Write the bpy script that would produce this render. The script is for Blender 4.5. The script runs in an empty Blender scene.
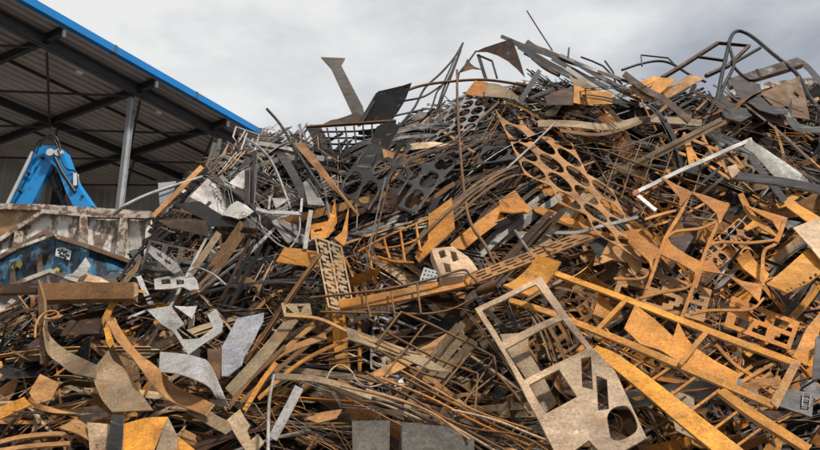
import bpy, math, random
from mathutils import Vector, noise
from mathutils.geometry import tessellate_polygon

# ------------------------------------------------------------------ scene, camera
S = bpy.context.scene
COL = S.collection
F = 720.0                                   # focal length in photo pixels (photo is 820 wide)
PITCH = math.radians(15.9)
EYE = Vector((0.0, 0.0, 1.7))
CP, SP = math.cos(PITCH), math.sin(PITCH)
cam = bpy.data.cameras.new('camera')
camo = bpy.data.objects.new('camera', cam)
COL.objects.link(camo)
camo.location = EYE
camo.rotation_euler = (math.pi / 2 + PITCH, 0, 0)
cam.sensor_width = 36.0
cam.lens = 36.0 * F / 820.0
cam.clip_start = 0.1
cam.clip_end = 3000
S.camera = camo
S.view_settings.view_transform = 'Standard'
S.view_settings.look = 'None'
S.view_settings.gamma = 1
S.view_settings.use_curve_mapping = False
S.view_settings.exposure = 0.0
S.cycles.max_bounces = 5
S.cycles.diffuse_bounces = 3
S.cycles.glossy_bounces = 2


def ray(x, y):
    """direction of the sight line through a point of the photo"""
    u, v = (x - 410.0) / F, (225.0 - y) / F
    return Vector((u, CP - v * SP, v * CP + SP))


def project(p):
    d = p - EYE
    f = d.y * CP + d.z * SP
    if f < 0.05:
        return None
    return (410.0 + F * d.x / f, 225.0 - F * (d.z * CP - d.y * SP) / f)


# ------------------------------------------------------------------ the slope of the heap
Y0, K = 5.0, 0.85
SLOPE_N = Vector((0, -1, K)).normalized()


def bump(x, z):
    return 0.30 * noise.noise(Vector((x * 0.45 + 3.1, z * 0.5, 0.7))) + 0.12 * noise.noise(Vector((x * 1.3, z * 1.3, 5.2)))


def heap_t(d):
    t = 6.0
    for _ in range(4):
        p = EYE + d * t
        b = bump(p.x, p.z)
        t = (Y0 + b + K * EYE.z) / (d.y - K * d.z)
    return t


def P(x, y, off=0.0):
    """where the sight line meets the slope of the heap, OFF metres nearer to the eye"""
    d = ray(x, y)
    t = heap_t(d)
    return EYE + d * t - d.normalized() * off


def at(x, y, Y):
    d = ray(x, y)
    return EYE + d * (Y / d.y)


SKY = [(-260, 330), (-60, 312), (0, 306), (60, 302), (110, 288), (140, 250), (160, 215), (195, 180), (235, 143), (300, 138), (330, 152), (385, 140),
       (430, 112), (470, 90), (560, 84), (620, 89), (700, 99), (820, 98), (1100, 102)]


def skyline(x):
    for (x0, y0), (x1, y1) in zip(SKY, SKY[1:]):
        if x <= x1:
            return y0 + (y1 - y0) * (x - x0) / (x1 - x0)
    return 120


# ------------------------------------------------------------------ mesh accumulator
EDGED = {}            # scrap materials and their bare cut edge, paled to imitate edges catching light


class G:
    def __init__(self):
        self.v, self.f, self.s, self.e = [], [], [], []

    def add(self, verts, faces, smooth=None, edge=None):
        o = len(self.v)
        self.v += [Vector(p) for p in verts]
        for i, fc in enumerate(faces):
            self.f.append(tuple(o + k for k in fc))
            self.s.append(bool(smooth[i]) if smooth else False)
            self.e.append(edge[i] if edge else 0)

    def sheet(self, verts, faces, th, smooth=False):
        """give a surface a thickness, away from its facing side"""
        n = [Vector((0, 0, 0)) for _ in verts]
        ed = {}
        for fc in faces:
            a, b, c = verts[fc[0]], verts[fc[1]], verts[fc[2]]
            fn = (b - a).cross(c - a)
            for k in range(len(fc)):
                n[fc[k]] += fn
                e = (fc[k], fc[(k + 1) % len(fc)])
                ed[e] = 1
        m = len(verts)
        back = []
        for p, q in zip(verts, n):
            q = q.normalized() if q.length > 1e-12 else SLOPE_N
            back.append(p - q * th)
        fs = [tuple(fc) for fc in faces] + [tuple(m + k for k in reversed(fc)) for fc in faces]
        sm = [smooth] * len(fs)
        k0 = len(fs)
        for (a, b) in ed:
            if (b, a) not in ed:
                fs.append((a, m + a, m + b, b))
                sm.append(False)
        self.add(list(verts) + back, fs, sm, [0] * k0 + [1] * (len(fs) - k0))

    def tube(self, pts, r, n=7, r1=None):
        m = len(pts)
        if m < 2:
            return
        r1 = r if r1 is None else r1
        up = None
        vs, fs, sm = [], [], []
        for i, p in enumerate(pts):
            t = (pts[min(i + 1, m - 1)] - pts[max(i - 1, 0)])
            t = t.normalized() if t.length > 1e-9 else Vector((1, 0, 0))
            if up is None:
                up = t.orthogonal().normalized()
            up = (up - t * up.dot(t))
            up = up.normalized() if up.length > 1e-6 else t.orthogonal().normalized()
            w = t.cross(up)
            rr = r + (r1 - r) * i / (m - 1)
            for k in range(n):
                a = 2 * math.pi * k / n
                vs.append(p + up * (rr * math.cos(a)) + w * (rr * math.sin(a)))
            if i:
                for k in range(n):
                    a, b = (i - 1) * n + k, (i - 1) * n + (k + 1) % n
                    fs.append((a, b, b + n, a + n))
                    sm.append(True)
        fs.append(tuple(reversed(range(n))))
        fs.append(tuple((m - 1) * n + k for k in range(n)))
        sm += [False, False]
        self.add(vs, fs, sm)

    def prism(self, pts, prof, up):
        """sweep a closed profile [(across, out)] along pts; UP is the outward side"""
        m, n = len(pts), len(prof)
        vs, fs = [], []
        for i, p in enumerate(pts):
            t = (pts[min(i + 1, m - 1)] - pts[max(i - 1, 0)]).normalized()
            u = up - t * up.dot(t)
            u = u.normalized() if u.length > 1e-6 else t.orthogonal().normalized()
            w = u.cross(t)
            for a, b in prof:
                vs.append(p + w * a + u * b)
            if i:
                for k in range(n):
                    a, b = (i - 1) * n + k, (i - 1) * n + (k + 1) % n
                    fs.append((a, b, b + n, a + n))
        fs.append(tuple(reversed(range(n))))
        fs.append(tuple((m - 1) * n + k for k in range(n)))
        self.add(vs, fs)

    def box(self, a, b, w, h, up=Vector((0, 0, 1))):
        self.prism([a, b], [(-w / 2, -h / 2), (w / 2, -h / 2), (w / 2, h / 2), (-w / 2, h / 2)], up)

    def build(self, name, mat, parent=None, color=(1, 1, 1), label=None, cat=None, group=None, kind=None):
        c = Vector((0, 0, 0))
        for p in self.v:
            c += p
        c = c / max(1, len(self.v))
        me = bpy.data.meshes.new(name)
        org = c
        if parent is not None:
            off = Vector(parent.location)
            me.from_pydata([tuple(p - org) for p in self.v], [], self.f)
        else:
            me.from_pydata([tuple(p - org) for p in self.v], [], self.f)
        me.polygons.foreach_set('use_smooth', self.s)
        me.materials.append(mat)
        if mat.name in EDGED:
            me.materials.append(EDGED[mat.name])
            me.polygons.foreach_set('material_index', self.e)
        me.update()
        if any(self.s) and not all(self.s):          # crisp rim where a smooth face meets a flat one
            at_ = me.attributes.get('sharp_edge') or me.attributes.new('sharp_edge', 'BOOLEAN', 'EDGE')
            ei = [0] * len(me.loops)
            me.loops.foreach_get('edge_index', ei)
            fl = [False] * len(me.edges)
            k = 0
            for f, s in zip(self.f, self.s):
                if not s:
                    for q in range(k, k + len(f)):
                        fl[ei[q]] = True
                k += len(f)
            at_.data.foreach_set('value', fl)
        o = bpy.data.objects.new(name, me)
        COL.objects.link(o)
        if parent is not None:
            par = Vector((0, 0, 0))
            q = parent
            while q is not None:
                par += Vector(q.location)
                q = q.parent
            o.parent = parent
            o.location = org - par
        else:
            o.location = org
        o.color = (color[0], color[1], color[2], 1)
        tag(o, label, cat, group, kind)
        return o


def tag(o, label=None, cat=None, group=None, kind=None):
    for k, val in (('label', label), ('category', cat), ('group', group), ('kind', kind)):
        if val:
            o[k] = val


def thing(name, label, cat, loc, group=None):
    o = bpy.data.objects.new(name, None)
    COL.objects.link(o)
    o.location = loc
    o.empty_display_size = 0.2
    tag(o, label, cat, group)
    return o


def catmull(pts, n):
    """smooth curve through points (any tuples)"""
    if len(pts) < 3 or n < 2:
        return [Vector(p) for p in pts]
    q = [Vector(p) for p in pts]
    q = [q[0] * 2 - q[1]] + q + [q[-1] * 2 - q[-2]]
    out = []
    for i in range(1, len(q) - 2):
        a, b, c, d = q[i - 1], q[i], q[i + 1], q[i + 2]
        for k in range(n):
            t = k / n
            out.append(0.5 * (2 * b + (c - a) * t + (2 * a - 5 * b + 4 * c - d) * t * t + (3 * b - 3 * c + d - a) * t ** 3))
    out.append(q[-2])
    return out


def PT(s):
    return [tuple(float(k) for k in w.split(',')) for w in s.split()]


def ccw(p):
    a = 0
    for (x0, y0), (x1, y1) in zip(p, p[1:] + p[:1]):
        a += x0 * y1 - x1 * y0
    return p if a < 0 else p[::-1]          # photo y runs down: this order faces the eye


def split_long(verts, faces, lim):
    """subdivide triangles with long edges so that a sheet can warp"""
    verts = list(verts)
    for _ in range(6):
        mid, out, did = {}, [], False
        for a, b, c in faces:
            es = [((verts[a] - verts[b]).length, a, b, c), ((verts[b] - verts[c]).length, b, c, a), ((verts[c] - verts[a]).length, c, a, b)]
            L, i, j, k = max(es)
            if L > lim:
                mid.setdefault((min(i, j), max(i, j)), None)
        if not mid:
            break
        for e in mid:
            mid[e] = len(verts)
            verts.append((verts[e[0]] + verts[e[1]]) * 0.5)
        for a, b, c in faces:
            m = [mid.get((min(i, j), max(i, j))) for i, j in ((a, b), (b, c), (c, a))]
            k = sum(x is not None for x in m)
            if k == 0:
                out.append((a, b, c))
            elif k == 3:
                out += [(a, m[0], m[2]), (m[0], b, m[1]), (m[2], m[1], c), (m[0], m[1], m[2])]
            else:
                ring = []
                for vtx, mm in zip((a, b, c), m):
                    ring.append(vtx)
                    if mm is not None:
                        ring.append(mm)
                if k == 1:
                    i = [q for q in range(4) if ring[q] in m][0]
                    r = ring[i:] + ring[:i]
                    out += [(r[0], r[1], r[2]), (r[0], r[2], r[3])]
                else:
                    i = [q for q in range(5) if ring[q] in m and ring[(q + 2) % 5] in m][0]
                    r = ring[i:] + ring[:i]
                    out += [(r[0], r[1], r[2]), (r[0], r[2], r[3]), (r[0], r[3], r[4])]
        faces = out
    return verts, faces


def poly_sheet(g, pts3, holes3, n, th, warp, seed):
    """a flat outline with holes (3-D points on one plane) as a thick, slightly warped sheet"""
    loops = [pts3] + holes3
    flat = [p for lp in loops for p in lp]
    tri = tessellate_polygon([[p for p in lp] for lp in loops])
    fs = []
    for a, b, c in tri:
        nn = (flat[b] - flat[a]).cross(flat[c] - flat[a])
        if nn.length < 1e-10:
            continue
        fs.append((a, b, c) if nn.dot(n) > 0 else (a, c, b))
    vs, fs = split_long(flat, fs, 0.15)
    if 0 < warp < 0.025 and len(vs) > 6:
        rr = random.Random(seed * 13 + 5)
        c0 = sum(vs, Vector((0, 0, 0))) / len(vs)
        size = max((p - c0).length for p in vs)
        u = Vector((rr.gauss(0, 1), rr.gauss(0, 1), rr.gauss(0, 1))).cross(n)
        u = u.normalized() if u.length > 0.01 else n.orthogonal()
        kb = rr.gauss(0, 0.10) / size
        fo, fa = rr.uniform(0.25, 0.6) * size, rr.choice((0, 0.35, -0.45, 0.6))
        fu = Vector((rr.gauss(0, 1), rr.gauss(0, 1), rr.gauss(0, 1))).cross(n)
        fu = fu.normalized() if fu.length > 0.01 else u
        vs = [p + n * (kb * ((p - c0).dot(u)) ** 2 + fa * max(0.0, (p - c0).dot(fu) - fo)) for p in vs]
    if warp:
        vs = [p + n * (warp * (noise.noise(p * 1.1 + Vector((seed, 0, 0))) + 0.45 * noise.noise(p * 3.7 + Vector((0, seed, 0))))) for p in vs]
    g.sheet(vs, fs, th)


def face_normal(rng, tilt):
    """the slope's normal, leant over a little"""
    if tilt is None:
        tilt = (rng.uniform(-0.3, 0.3), rng.uniform(-0.35, 0.35))
    return (SLOPE_N + Vector((tilt[0], 0, 0)) + Vector((0, 0.65, 0.76)) * tilt[1]).normalized()


def on_plane(x, y, c, n):
    d = ray(x, y)
    t = (c - EYE).dot(n) / d.dot(n)
    return EYE + d * t


def smooth_loop(p, n=3):
    q = p[-2:] + p + p[:2]
    c = catmull([(a, b, 0) for a, b in q], n)
    return [(v.x, v.y) for v in c[2 * n:-2 * n - 1]]
# ------------------------------------------------------------------ materials
def node_mat(name):
    m = bpy.data.materials.new(name)
    m.use_nodes = True
    nt = m.node_tree
    nt.nodes.clear()
    out = nt.nodes.new('ShaderNodeOutputMaterial')
    bs = nt.nodes.new('ShaderNodeBsdfPrincipled')
    nt.links.new(bs.outputs[0], out.inputs[0])
    return m, nt, bs


def N(nt, kind, **kw):
    n = nt.nodes.new(kind)
    for k, v in kw.items():
        if k.startswith('i_'):
            n.inputs[k[2:].replace('_', ' ')].default_value = v
        else:
            setattr(n, k, v)
    return n


def ramp(nt, src, stops):
    r = nt.nodes.new('ShaderNodeValToRGB')
    el = r.color_ramp.elements
    while len(el) < len(stops):
        el.new(0.5)
    for e, (p, c) in zip(el, stops):
        e.position = p
        e.color = (c[0], c[1], c[2], 1) if isinstance(c, tuple) else (c, c, c, 1)
    nt.links.new(src, r.inputs[0])
    return r


def mixc(nt, mode, fac, a, b):
    m = nt.nodes.new('ShaderNodeMix')
    m.data_type = 'RGBA'
    m.blend_type = mode
    m.clamp_factor = True
    for sock, val in ((m.inputs[0], fac), (m.inputs[6], a), (m.inputs[7], b)):
        if hasattr(val, 'is_linked') or hasattr(val, 'links'):
            nt.links.new(val, sock)
        elif isinstance(val, tuple):
            sock.default_value = (val[0], val[1], val[2], 1)
        else:
            sock.default_value = val
    return m.outputs[2]


def coords(nt, scale=(1, 1, 1)):
    tc = N(nt, 'ShaderNodeTexCoord')
    oi = N(nt, 'ShaderNodeObjectInfo')
    mu = N(nt, 'ShaderNodeMath', operation='MULTIPLY')
    mu.inputs[1].default_value = 61.0
    nt.links.new(oi.outputs['Random'], mu.inputs[0])
    cb = N(nt, 'ShaderNodeCombineXYZ')
    for k in range(3):
        nt.links.new(mu.outputs[0], cb.inputs[k])
    ad = N(nt, 'ShaderNodeVectorMath', operation='ADD')
    nt.links.new(tc.outputs['Object'], ad.inputs[0])
    nt.links.new(cb.outputs[0], ad.inputs[1])
    mp = N(nt, 'ShaderNodeMapping')
    mp.inputs['Scale'].default_value = scale
    nt.links.new(ad.outputs[0], mp.inputs[0])
    return oi, mp.outputs[0]


def nz(nt, vec, scale, detail=5.0, rough=0.6):
    n = N(nt, 'ShaderNodeTexNoise')
    n.inputs['Scale'].default_value = scale
    n.inputs['Detail'].default_value = detail
    n.inputs['Roughness'].default_value = rough
    nt.links.new(vec, n.inputs['Vector'])
    return n.outputs[0]


def scrap_mat(name, rust_amt, metal, rough, dark=(0.035, 0.02, 0.012), rust=(0.22, 0.095, 0.024)):
    """the object's own colour, with blotches, rust bloom, grain and scale"""
    m, nt, bs = node_mat(name)
    oi, v = coords(nt)
    base = oi.outputs['Color']
    blot = ramp(nt, nz(nt, v, 1.5, 7, 0.62), [(0.27, 0.34), (0.45, 0.78), (0.58, 1.05), (0.74, 1.55)])
    c = mixc(nt, 'MULTIPLY', 1.0, base, blot.outputs[0])
    r1 = ramp(nt, nz(nt, v, 3.3, 7, 0.7), [(0.62 - 0.3 * rust_amt, 0.0), (0.80 - 0.3 * rust_amt, 0.85)])
    c = mixc(nt, 'MIX', r1.outputs[0], c, rust)
    r2 = ramp(nt, nz(nt, v, 2.1, 6, 0.66), [(0.54, 0.0), (0.68, 0.6)])
    c = mixc(nt, 'MIX', r2.outputs[0], c, mixc(nt, 'MULTIPLY', 1.0, c, (0.42, 0.30, 0.30)))
    r3 = ramp(nt, nz(nt, v, 4.6, 6, 0.7), [(0.60, 0.0), (0.74, 0.28)])
    c = mixc(nt, 'MIX', r3.outputs[0], c, (0.36, 0.22, 0.10))
    d1 = ramp(nt, nz(nt, v, 8.0, 6, 0.72), [(0.54, 0.0), (0.74, 0.5)])
    c = mixc(nt, 'MIX', d1.outputs[0], c, dark)
    mp2 = N(nt, 'ShaderNodeMapping')
    mp2.inputs['Scale'].default_value = (2.0, 9.0, 5.0)
    mp2.inputs['Rotation'].default_value = (0.4, 0.3, 0.7)
    nt.links.new(v, mp2.inputs[0])
    st = ramp(nt, nz(nt, mp2.outputs[0], 1.6, 6, 0.7), [(0.35, 0.86), (0.65, 1.1)])
    c = mixc(nt, 'MULTIPLY', 1.0, c, st.outputs[0])
    mp3 = N(nt, 'ShaderNodeMapping')                   # scratches from the grab
    mp3.inputs['Scale'].default_value = (1.2, 34.0, 9.0)
    mp3.inputs['Rotation'].default_value = (0.7, -0.5, 1.1)
    nt.links.new(v, mp3.inputs[0])
    sc_ = ramp(nt, nz(nt, mp3.outputs[0], 1.5, 3, 0.6), [(0.64, 0.0), (0.69, 0.42)])
    c = mixc(nt, 'MIX', sc_.outputs[0], c, (0.33, 0.27, 0.21))
    fine = nz(nt, v, 48.0, 4, 0.75)
    g1 = ramp(nt, fine, [(0.3, 0.6), (0.7, 1.35)])
    c = mixc(nt, 'MULTIPLY', 1.0, c, g1.outputs[0])
    nt.links.new(c, bs.inputs['Base Color'])
    bs.inputs['Metallic'].default_value = metal
    bs.inputs['Specular IOR Level'].default_value = 0.28
    rr = ramp(nt, nz(nt, v, 5.0, 5, 0.6), [(0.3, rough - 0.16), (0.7, min(1.0, rough + 0.18))])
    nt.links.new(rr.outputs[0], bs.inputs['Roughness'])
    bp = N(nt, 'ShaderNodeBump')
    bp.inputs['Strength'].default_value = 0.35
    bp.inputs['Distance'].default_value = 0.006
    nt.links.new(nz(nt, v, 26.0, 5, 0.65), bp.inputs['Height'])
    nt.links.new(bp.outputs[0], bs.inputs['Normal'])
    return m


RUSTY = scrap_mat('rusted_steel', 0.25, 0.05, 0.64)
STEEL = scrap_mat('bare_steel', 0.0, 0.12, 0.46)
PALE = scrap_mat('weathered_sheet', 0.10, 0.1, 0.5)


def edge_mat(name, pale, amt):
    m, nt, bs = node_mat(name)
    oi, v = coords(nt)
    k = ramp(nt, nz(nt, v, 7, 5, 0.7), [(0.35, 0.15), (0.65, 1.0)])
    f = N(nt, 'ShaderNodeMath', operation='MULTIPLY')
    f.inputs[1].default_value = amt
    nt.links.new(k.outputs[0], f.inputs[0])
    nt.links.new(mixc(nt, 'MIX', f.outputs[0], oi.outputs['Color'], pale), bs.inputs['Base Color'])
    bs.inputs['Roughness'].default_value = 0.5
    bs.inputs['Metallic'].default_value = 0.1
    return m


EDGED['rusted_steel'] = edge_mat('lit_cut_edge_rusted', (0.50, 0.34, 0.19), 0.75)  # bare cut metal, with the highlight along edges painted in
EDGED['bare_steel'] = edge_mat('lit_cut_edge_bare', (0.42, 0.39, 0.35), 0.8)
EDGED['weathered_sheet'] = edge_mat('lit_cut_edge_pale', (0.55, 0.45, 0.34), 0.7)


def flat_mat(name, col, rough=0.6, metal=0.0, var=0.25, scale=3.0, dirt=None, dirt_amt=0.0, bump_d=0.0, stretch=(1, 1, 1)):
    m, nt, bs = node_mat(name)
    oi, v = coords(nt, stretch)
    b = ramp(nt, nz(nt, v, scale, 6, 0.65), [(0.3, 1 - var), (0.7, 1 + var)])
    c = mixc(nt, 'MULTIPLY', 1.0, col, b.outputs[0])
    if dirt:
        d = ramp(nt, nz(nt, v, scale * 1.7, 8, 0.72), [(0.62 - dirt_amt * 0.3, 0.0), (0.70 - dirt_amt * 0.3, 0.9)])
        c = mixc(nt, 'MIX', d.outputs[0], c, dirt)
    nt.links.new(c, bs.inputs['Base Color'])
    bs.inputs['Roughness'].default_value = rough
    bs.inputs['Metallic'].default_value = metal
    if bump_d:
        bp = N(nt, 'ShaderNodeBump')
        bp.inputs['Strength'].default_value = 0.5
        bp.inputs['Distance'].default_value = bump_d
        nt.links.new(nz(nt, v, 20.0, 5, 0.6), bp.inputs['Height'])
        nt.links.new(bp.outputs[0], bs.inputs['Normal'])
    return m


RUSTPAINT = (0.10, 0.045, 0.018)
M_GROUND = flat_mat('yard_ground', (0.075, 0.066, 0.058), 0.9, 0, 0.35, 0.8, (0.05, 0.03, 0.02), 0.5, 0.02)
M_DECK = flat_mat('roof_deck_sheet', (0.42, 0.375, 0.345), 0.6, 0.0, 0.18, 0.6)
M_GIRD = flat_mat('girder_paint', (0.095, 0.095, 0.10), 0.55, 0.0, 0.2, 2.0)
M_RAFT = flat_mat('rafter_paint', (0.040, 0.040, 0.044), 0.6, 0.0, 0.2, 2.0)
M_POST = flat_mat('galvanised_post', (0.42, 0.43, 0.44), 0.5, 0.2, 0.2, 2.0, (0.2, 0.19, 0.18), 0.2)
M_EAVE = flat_mat('blue_gutter', (0.006, 0.19, 0.52), 0.4, 0.0, 0.08, 1.0)
M_PAD = flat_mat('bounce_pad', (0.34, 0.33, 0.31), 0.85, 0, 0.2, 0.8)  # pale, to throw light up under the shed roof
M_WALL = flat_mat('wall_cladding', (0.45, 0.43, 0.40), 0.6, 0.0, 0.2, 0.7)
M_ARM = flat_mat('blue_machine_paint', (0.016, 0.27, 0.66), 0.35, 0.0, 0.12, 2.5, (0.03, 0.05, 0.09), 0.12)
M_PIPE = flat_mat('pale_pipe', (0.6, 0.61, 0.62), 0.4, 0.1, 0.15, 3.0)
M_HOSE = flat_mat('black_hose', (0.015, 0.015, 0.016), 0.5, 0.0, 0.1)
M_CREAM = flat_mat('chipped_cream_paint', (0.66, 0.62, 0.55), 0.6, 0.0, 0.25, 2.0, (0.13, 0.065, 0.03), 0.5, 0.01, (1.6, 1.6, 0.7))
M_BLUE = flat_mat('chipped_blue_paint', (0.06, 0.19, 0.31), 0.6, 0.0, 0.3, 2.6, (0.035, 0.028, 0.028), 0.5, 0.01, (1.5, 1.5, 0.8))
M_RIM = flat_mat('rusty_rim', (0.17, 0.10, 0.06), 0.75, 0.0, 0.4, 4.0, (0.42, 0.33, 0.25), 0.2, 0.01)
M_CREAMRIM = flat_mat('rusty_cream_rim', (0.52, 0.45, 0.37), 0.7, 0.0, 0.3, 3.0, (0.12, 0.055, 0.026), 0.5, 0.01)
M_INSIDE = flat_mat('rusty_skip_inside', (0.36, 0.21, 0.10), 0.8, 0.0, 0.4, 3.0, (0.45, 0.36, 0.26), 0.35, 0.01)
M_STICKER = flat_mat('white_paint_patch', (0.72, 0.72, 0.70), 0.7, 0.0, 0.1, 5.0, (0.3, 0.3, 0.3), 0.1)
M_BLACK = flat_mat('black_paint', (0.02, 0.02, 0.022), 0.7)
M_YEL = flat_mat('yellow_paint_patch', (0.55, 0.46, 0.06), 0.7, 0.0, 0.2, 6.0, (0.05, 0.05, 0.05), 0.3)
M_LAMP = flat_mat('lamp_housing', (0.7, 0.72, 0.74), 0.4)

# ------------------------------------------------------------------ sky and sun
SUN = Vector((0.40, -0.36, 0.86)).normalized()
world = bpy.data.worlds.new('World')
S.world = world
world.use_nodes = True
wn = world.node_tree
wn.nodes.clear()
wo = wn.nodes.new('ShaderNodeOutputWorld')
bg = wn.nodes.new('ShaderNodeBackground')
wn.links.new(bg.outputs[0], wo.inputs[0])
skyt = wn.nodes.new('ShaderNodeTexSky')
skyt.sky_type = 'NISHITA'
skyt.sun_disc = False
skyt.sun_elevation = math.asin(SUN.z)
skyt.sun_rotation = math.atan2(SUN.x, SUN.y)
tc = wn.nodes.new('ShaderNodeTexCoord')
mp = wn.nodes.new('ShaderNodeMapping')
mp.inputs['Scale'].default_value = (1.0, 1.0, 2.0)
mp.inputs['Location'].default_value = (0.35, 0.1, 0.2)
wn.links.new(tc.outputs['Generated'], mp.inputs[0])
c1 = nz(wn, mp.outputs[0], 2.3, 7, 0.55)
sep = wn.nodes.new('ShaderNodeSeparateXYZ')
wn.links.new(tc.outputs['Generated'], sep.inputs[0])
lr = wn.nodes.new('ShaderNodeMapRange')               # the cloud deck is thinner, so brighter, to the west (left)
lr.inputs['From Min'].default_value = -0.45
lr.inputs['From Max'].default_value = 0.35
lr.inputs['To Min'].default_value = 0.16
lr.inputs['To Max'].default_value = -0.10
wn.links.new(sep.outputs[0], lr.inputs[0])
ad = wn.nodes.new('ShaderNodeMath')
ad.operation = 'ADD'
wn.links.new(c1, ad.inputs[0])
wn.links.new(lr.outputs[0], ad.inputs[1])
cr = ramp(wn, ad.outputs[0], [(0.37, (3.9, 4.2, 4.7)), (0.46, (5.7, 5.95, 6.3)), (0.55, (7.4, 7.5, 7.6)), (0.64, (9.3, 9.25, 9.1))])
cloud = mixc(wn, 'MIX', 0.88, skyt.outputs[0], cr.outputs[0])
wn.links.new(cloud, bg.inputs[0])
bg.inputs[1].default_value = 0.10
sun = bpy.data.lights.new('sun', 'SUN')
sun.energy = 4.7
sun.angle = math.radians(5)
sun.color = (1.0, 0.95, 0.87)
suno = bpy.data.objects.new('sun', sun)
COL.objects.link(suno)
suno.rotation_euler = SUN.to_track_quat('Z', 'Y').to_euler()
suno.location = (20, -20, 40)

# ------------------------------------------------------------------ ground
g = G()
R = 900
n = 24
vs = [(-R + 2 * R * i / n, -R + 2 * R * j / n, 0) for j in range(n + 1) for i in range(n + 1)]
fs = [(j * (n + 1) + i, j * (n + 1) + i + 1, (j + 1) * (n + 1) + i + 1, (j + 1) * (n + 1) + i) for j in range(n) for i in range(n)]
g.add(vs, fs)
g.build('ground', M_GROUND, kind='structure')

# ------------------------------------------------------------------ open shed
ZE = 10.0


def on_z(x, y, z):
    d = ray(x, y)
    return EYE + d * ((z - EYE.z) / d.z)


e0, e1 = on_z(12, 3, ZE), on_z(258, 139, ZE)
E = (e1 - e0)
E.z = 0
E.normalize()
I = Vector((-E.y, E.x, 0))                    # into the shed
FALL = 0.075


def SH(s, w, dz=0.0):
    return e0 + E * s + I * w + Vector((0, 0, dz - FALL * w))


def sw_of(x, y, dz):
    """along and into the shed, for a photo point DZ under the roof plane"""
    d = ray(x, y)
    nrm = Vector((I.x * FALL, I.y * FALL, 1)).normalized()
    o = e0 + Vector((0, 0, dz))
    t = (o - EYE).dot(nrm) / d.dot(nrm)
    q = EYE + d * t - e0
    return q.dot(E), q.dot(I)


s_br = [sw_of(x, y, -0.1)[0] for x, y in ((65, 30), (163, 84), (229, 121))]
gap = (s_br[2] - s_br[0]) / 2
gir = [sw_of(x, y, -0.42) for x, y in ((10, 34), (132, 98), (225, 146))]
WG = sum(k[1] for k in gir) / 3
S_POST = gir[1][0]
0 and print('WALL', [tuple(round(k, 1) for k in sw_of(x, y, -0.05)) for x, y in ((0, 150), (24, 159), (111, 178), (160, 177), (189, 168))], gap, WG, s_br, S_POST)
WD, S_A, S_B = 6.7, -9.0, s_br[2] + 2.1
shed = thing('open_shed', 'open steel shed with dark corrugated roof and bright blue eave', 'shed', SH(S_POST, WG, 0) * 1.0)
shed.location.z = 0
g = G()
vs, fs = [], []
prof = []
w = -0.15
while w < WD + 0.15:
    prof += [(w, 0.0), (w + 0.09, 0.0), (w + 0.12, 0.05), (w + 0.19, 0.05)]
    w += 0.22
for sgm in range(2):
    for w, dz in prof:
        vs.append(SH(S_A if sgm == 0 else S_B + 0.25, w, dz))
k = len(prof)
fs = [(i, i + 1, k + i + 1, k + i) for i in range(k - 1)]
g.sheet(vs, fs, -0.004)
g.build('roof_deck', M_DECK, shed)
g = G()
g.box(SH(S_A, -0.28, 0.02), SH(S_B, -0.28, 0.02), 0.14, 0.18)
g.build('eave_gutter', M_EAVE, shed)
g = G()
prof_i = [(-0.12, -0.3), (0.12, -0.3), (0.12, -0.27), (0.012, -0.27), (0.012, 0.27), (0.12, 0.27), (0.12, 0.3), (-0.12, 0.3), (-0.12, 0.27), (-0.012, 0.27), (-0.012, -0.27), (-0.12, -0.27)]
g.prism([SH(S_A, WG, -0.16), SH(S_B, WG, -0.16)], [(a * 0.7, b * 0.42) for a, b in prof_i], Vector((0, 0, 1)))
g.build('edge_girder', M_GIRD, shed)
for w in (WG + 3.0,):
    g = G()
    g.prism([SH(S_A, w, -0.22), SH(S_B, w, -0.22)], [(a * 0.4, b * 0.33) for a, b in prof_i], Vector((0, 0, 1)))
    g.build('purlin', M_RAFT, shed)
for q in range(-2, 4):
    s = s_br[0] + q * gap
    if not S_A < s < S_B:
        continue
    g = G()
    g.prism([SH(s, -0.1, -0.10), SH(s, WG, -0.12)], [(a * 0.5, b * 0.3) for a, b in prof_i], Vector((0, 0, 1)))
    g.prism([SH(s, WG + 0.13, -0.14), SH(s, WD, -0.14)], [(a * 0.45, b * 0.30) for a, b in prof_i], Vector((0, 0, 1)))
    g.build('rafter', M_RAFT, shed)
    g = G()
    g.box(SH(s, -0.2, -0.10), SH(s, -0.2, -0.26), 0.05, 0.05, I)
    g.build('eave_bracket', M_LAMP, shed)
    for (wa, wb) in ((WG, WG + 3.0), (WG + 3.0, WD - 0.1)):
        for fl in (0, 1):
            g = G()
            a, b = (wa, wb) if fl else (wb, wa)
            g.tube([SH(s + 0.1, a, -0.36 - 0.03 * fl), SH(s + gap - 0.1, b, -0.36 - 0.03 * fl)], 0.03, 6)
            g.build('brace', M_RAFT, shed)
for s in (S_POST, S_POST - 2 * gap, S_POST + 2 * gap):
    if not S_A < s < S_B:
        continue
    p = SH(s, WG, -0.43)
    g = G()
    g.prism([Vector((p.x, p.y, 0)), p], [(a * 0.5, b * 0.24) for a, b in prof_i], E)
    g.build('post', M_POST, shed)
for s in (S_A + 1, s_br[0] - gap * 1.0, s_br[0] + gap, s_br[0] + 2 * gap):
    p = SH(s, WD - 0.25, -0.3)
    g = G()
    g.prism([Vector((p.x, p.y, 0)), p], [(a, b * 0.5) for a, b in prof_i], E)
    g.build('rear_post', M_RAFT, shed)


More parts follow.
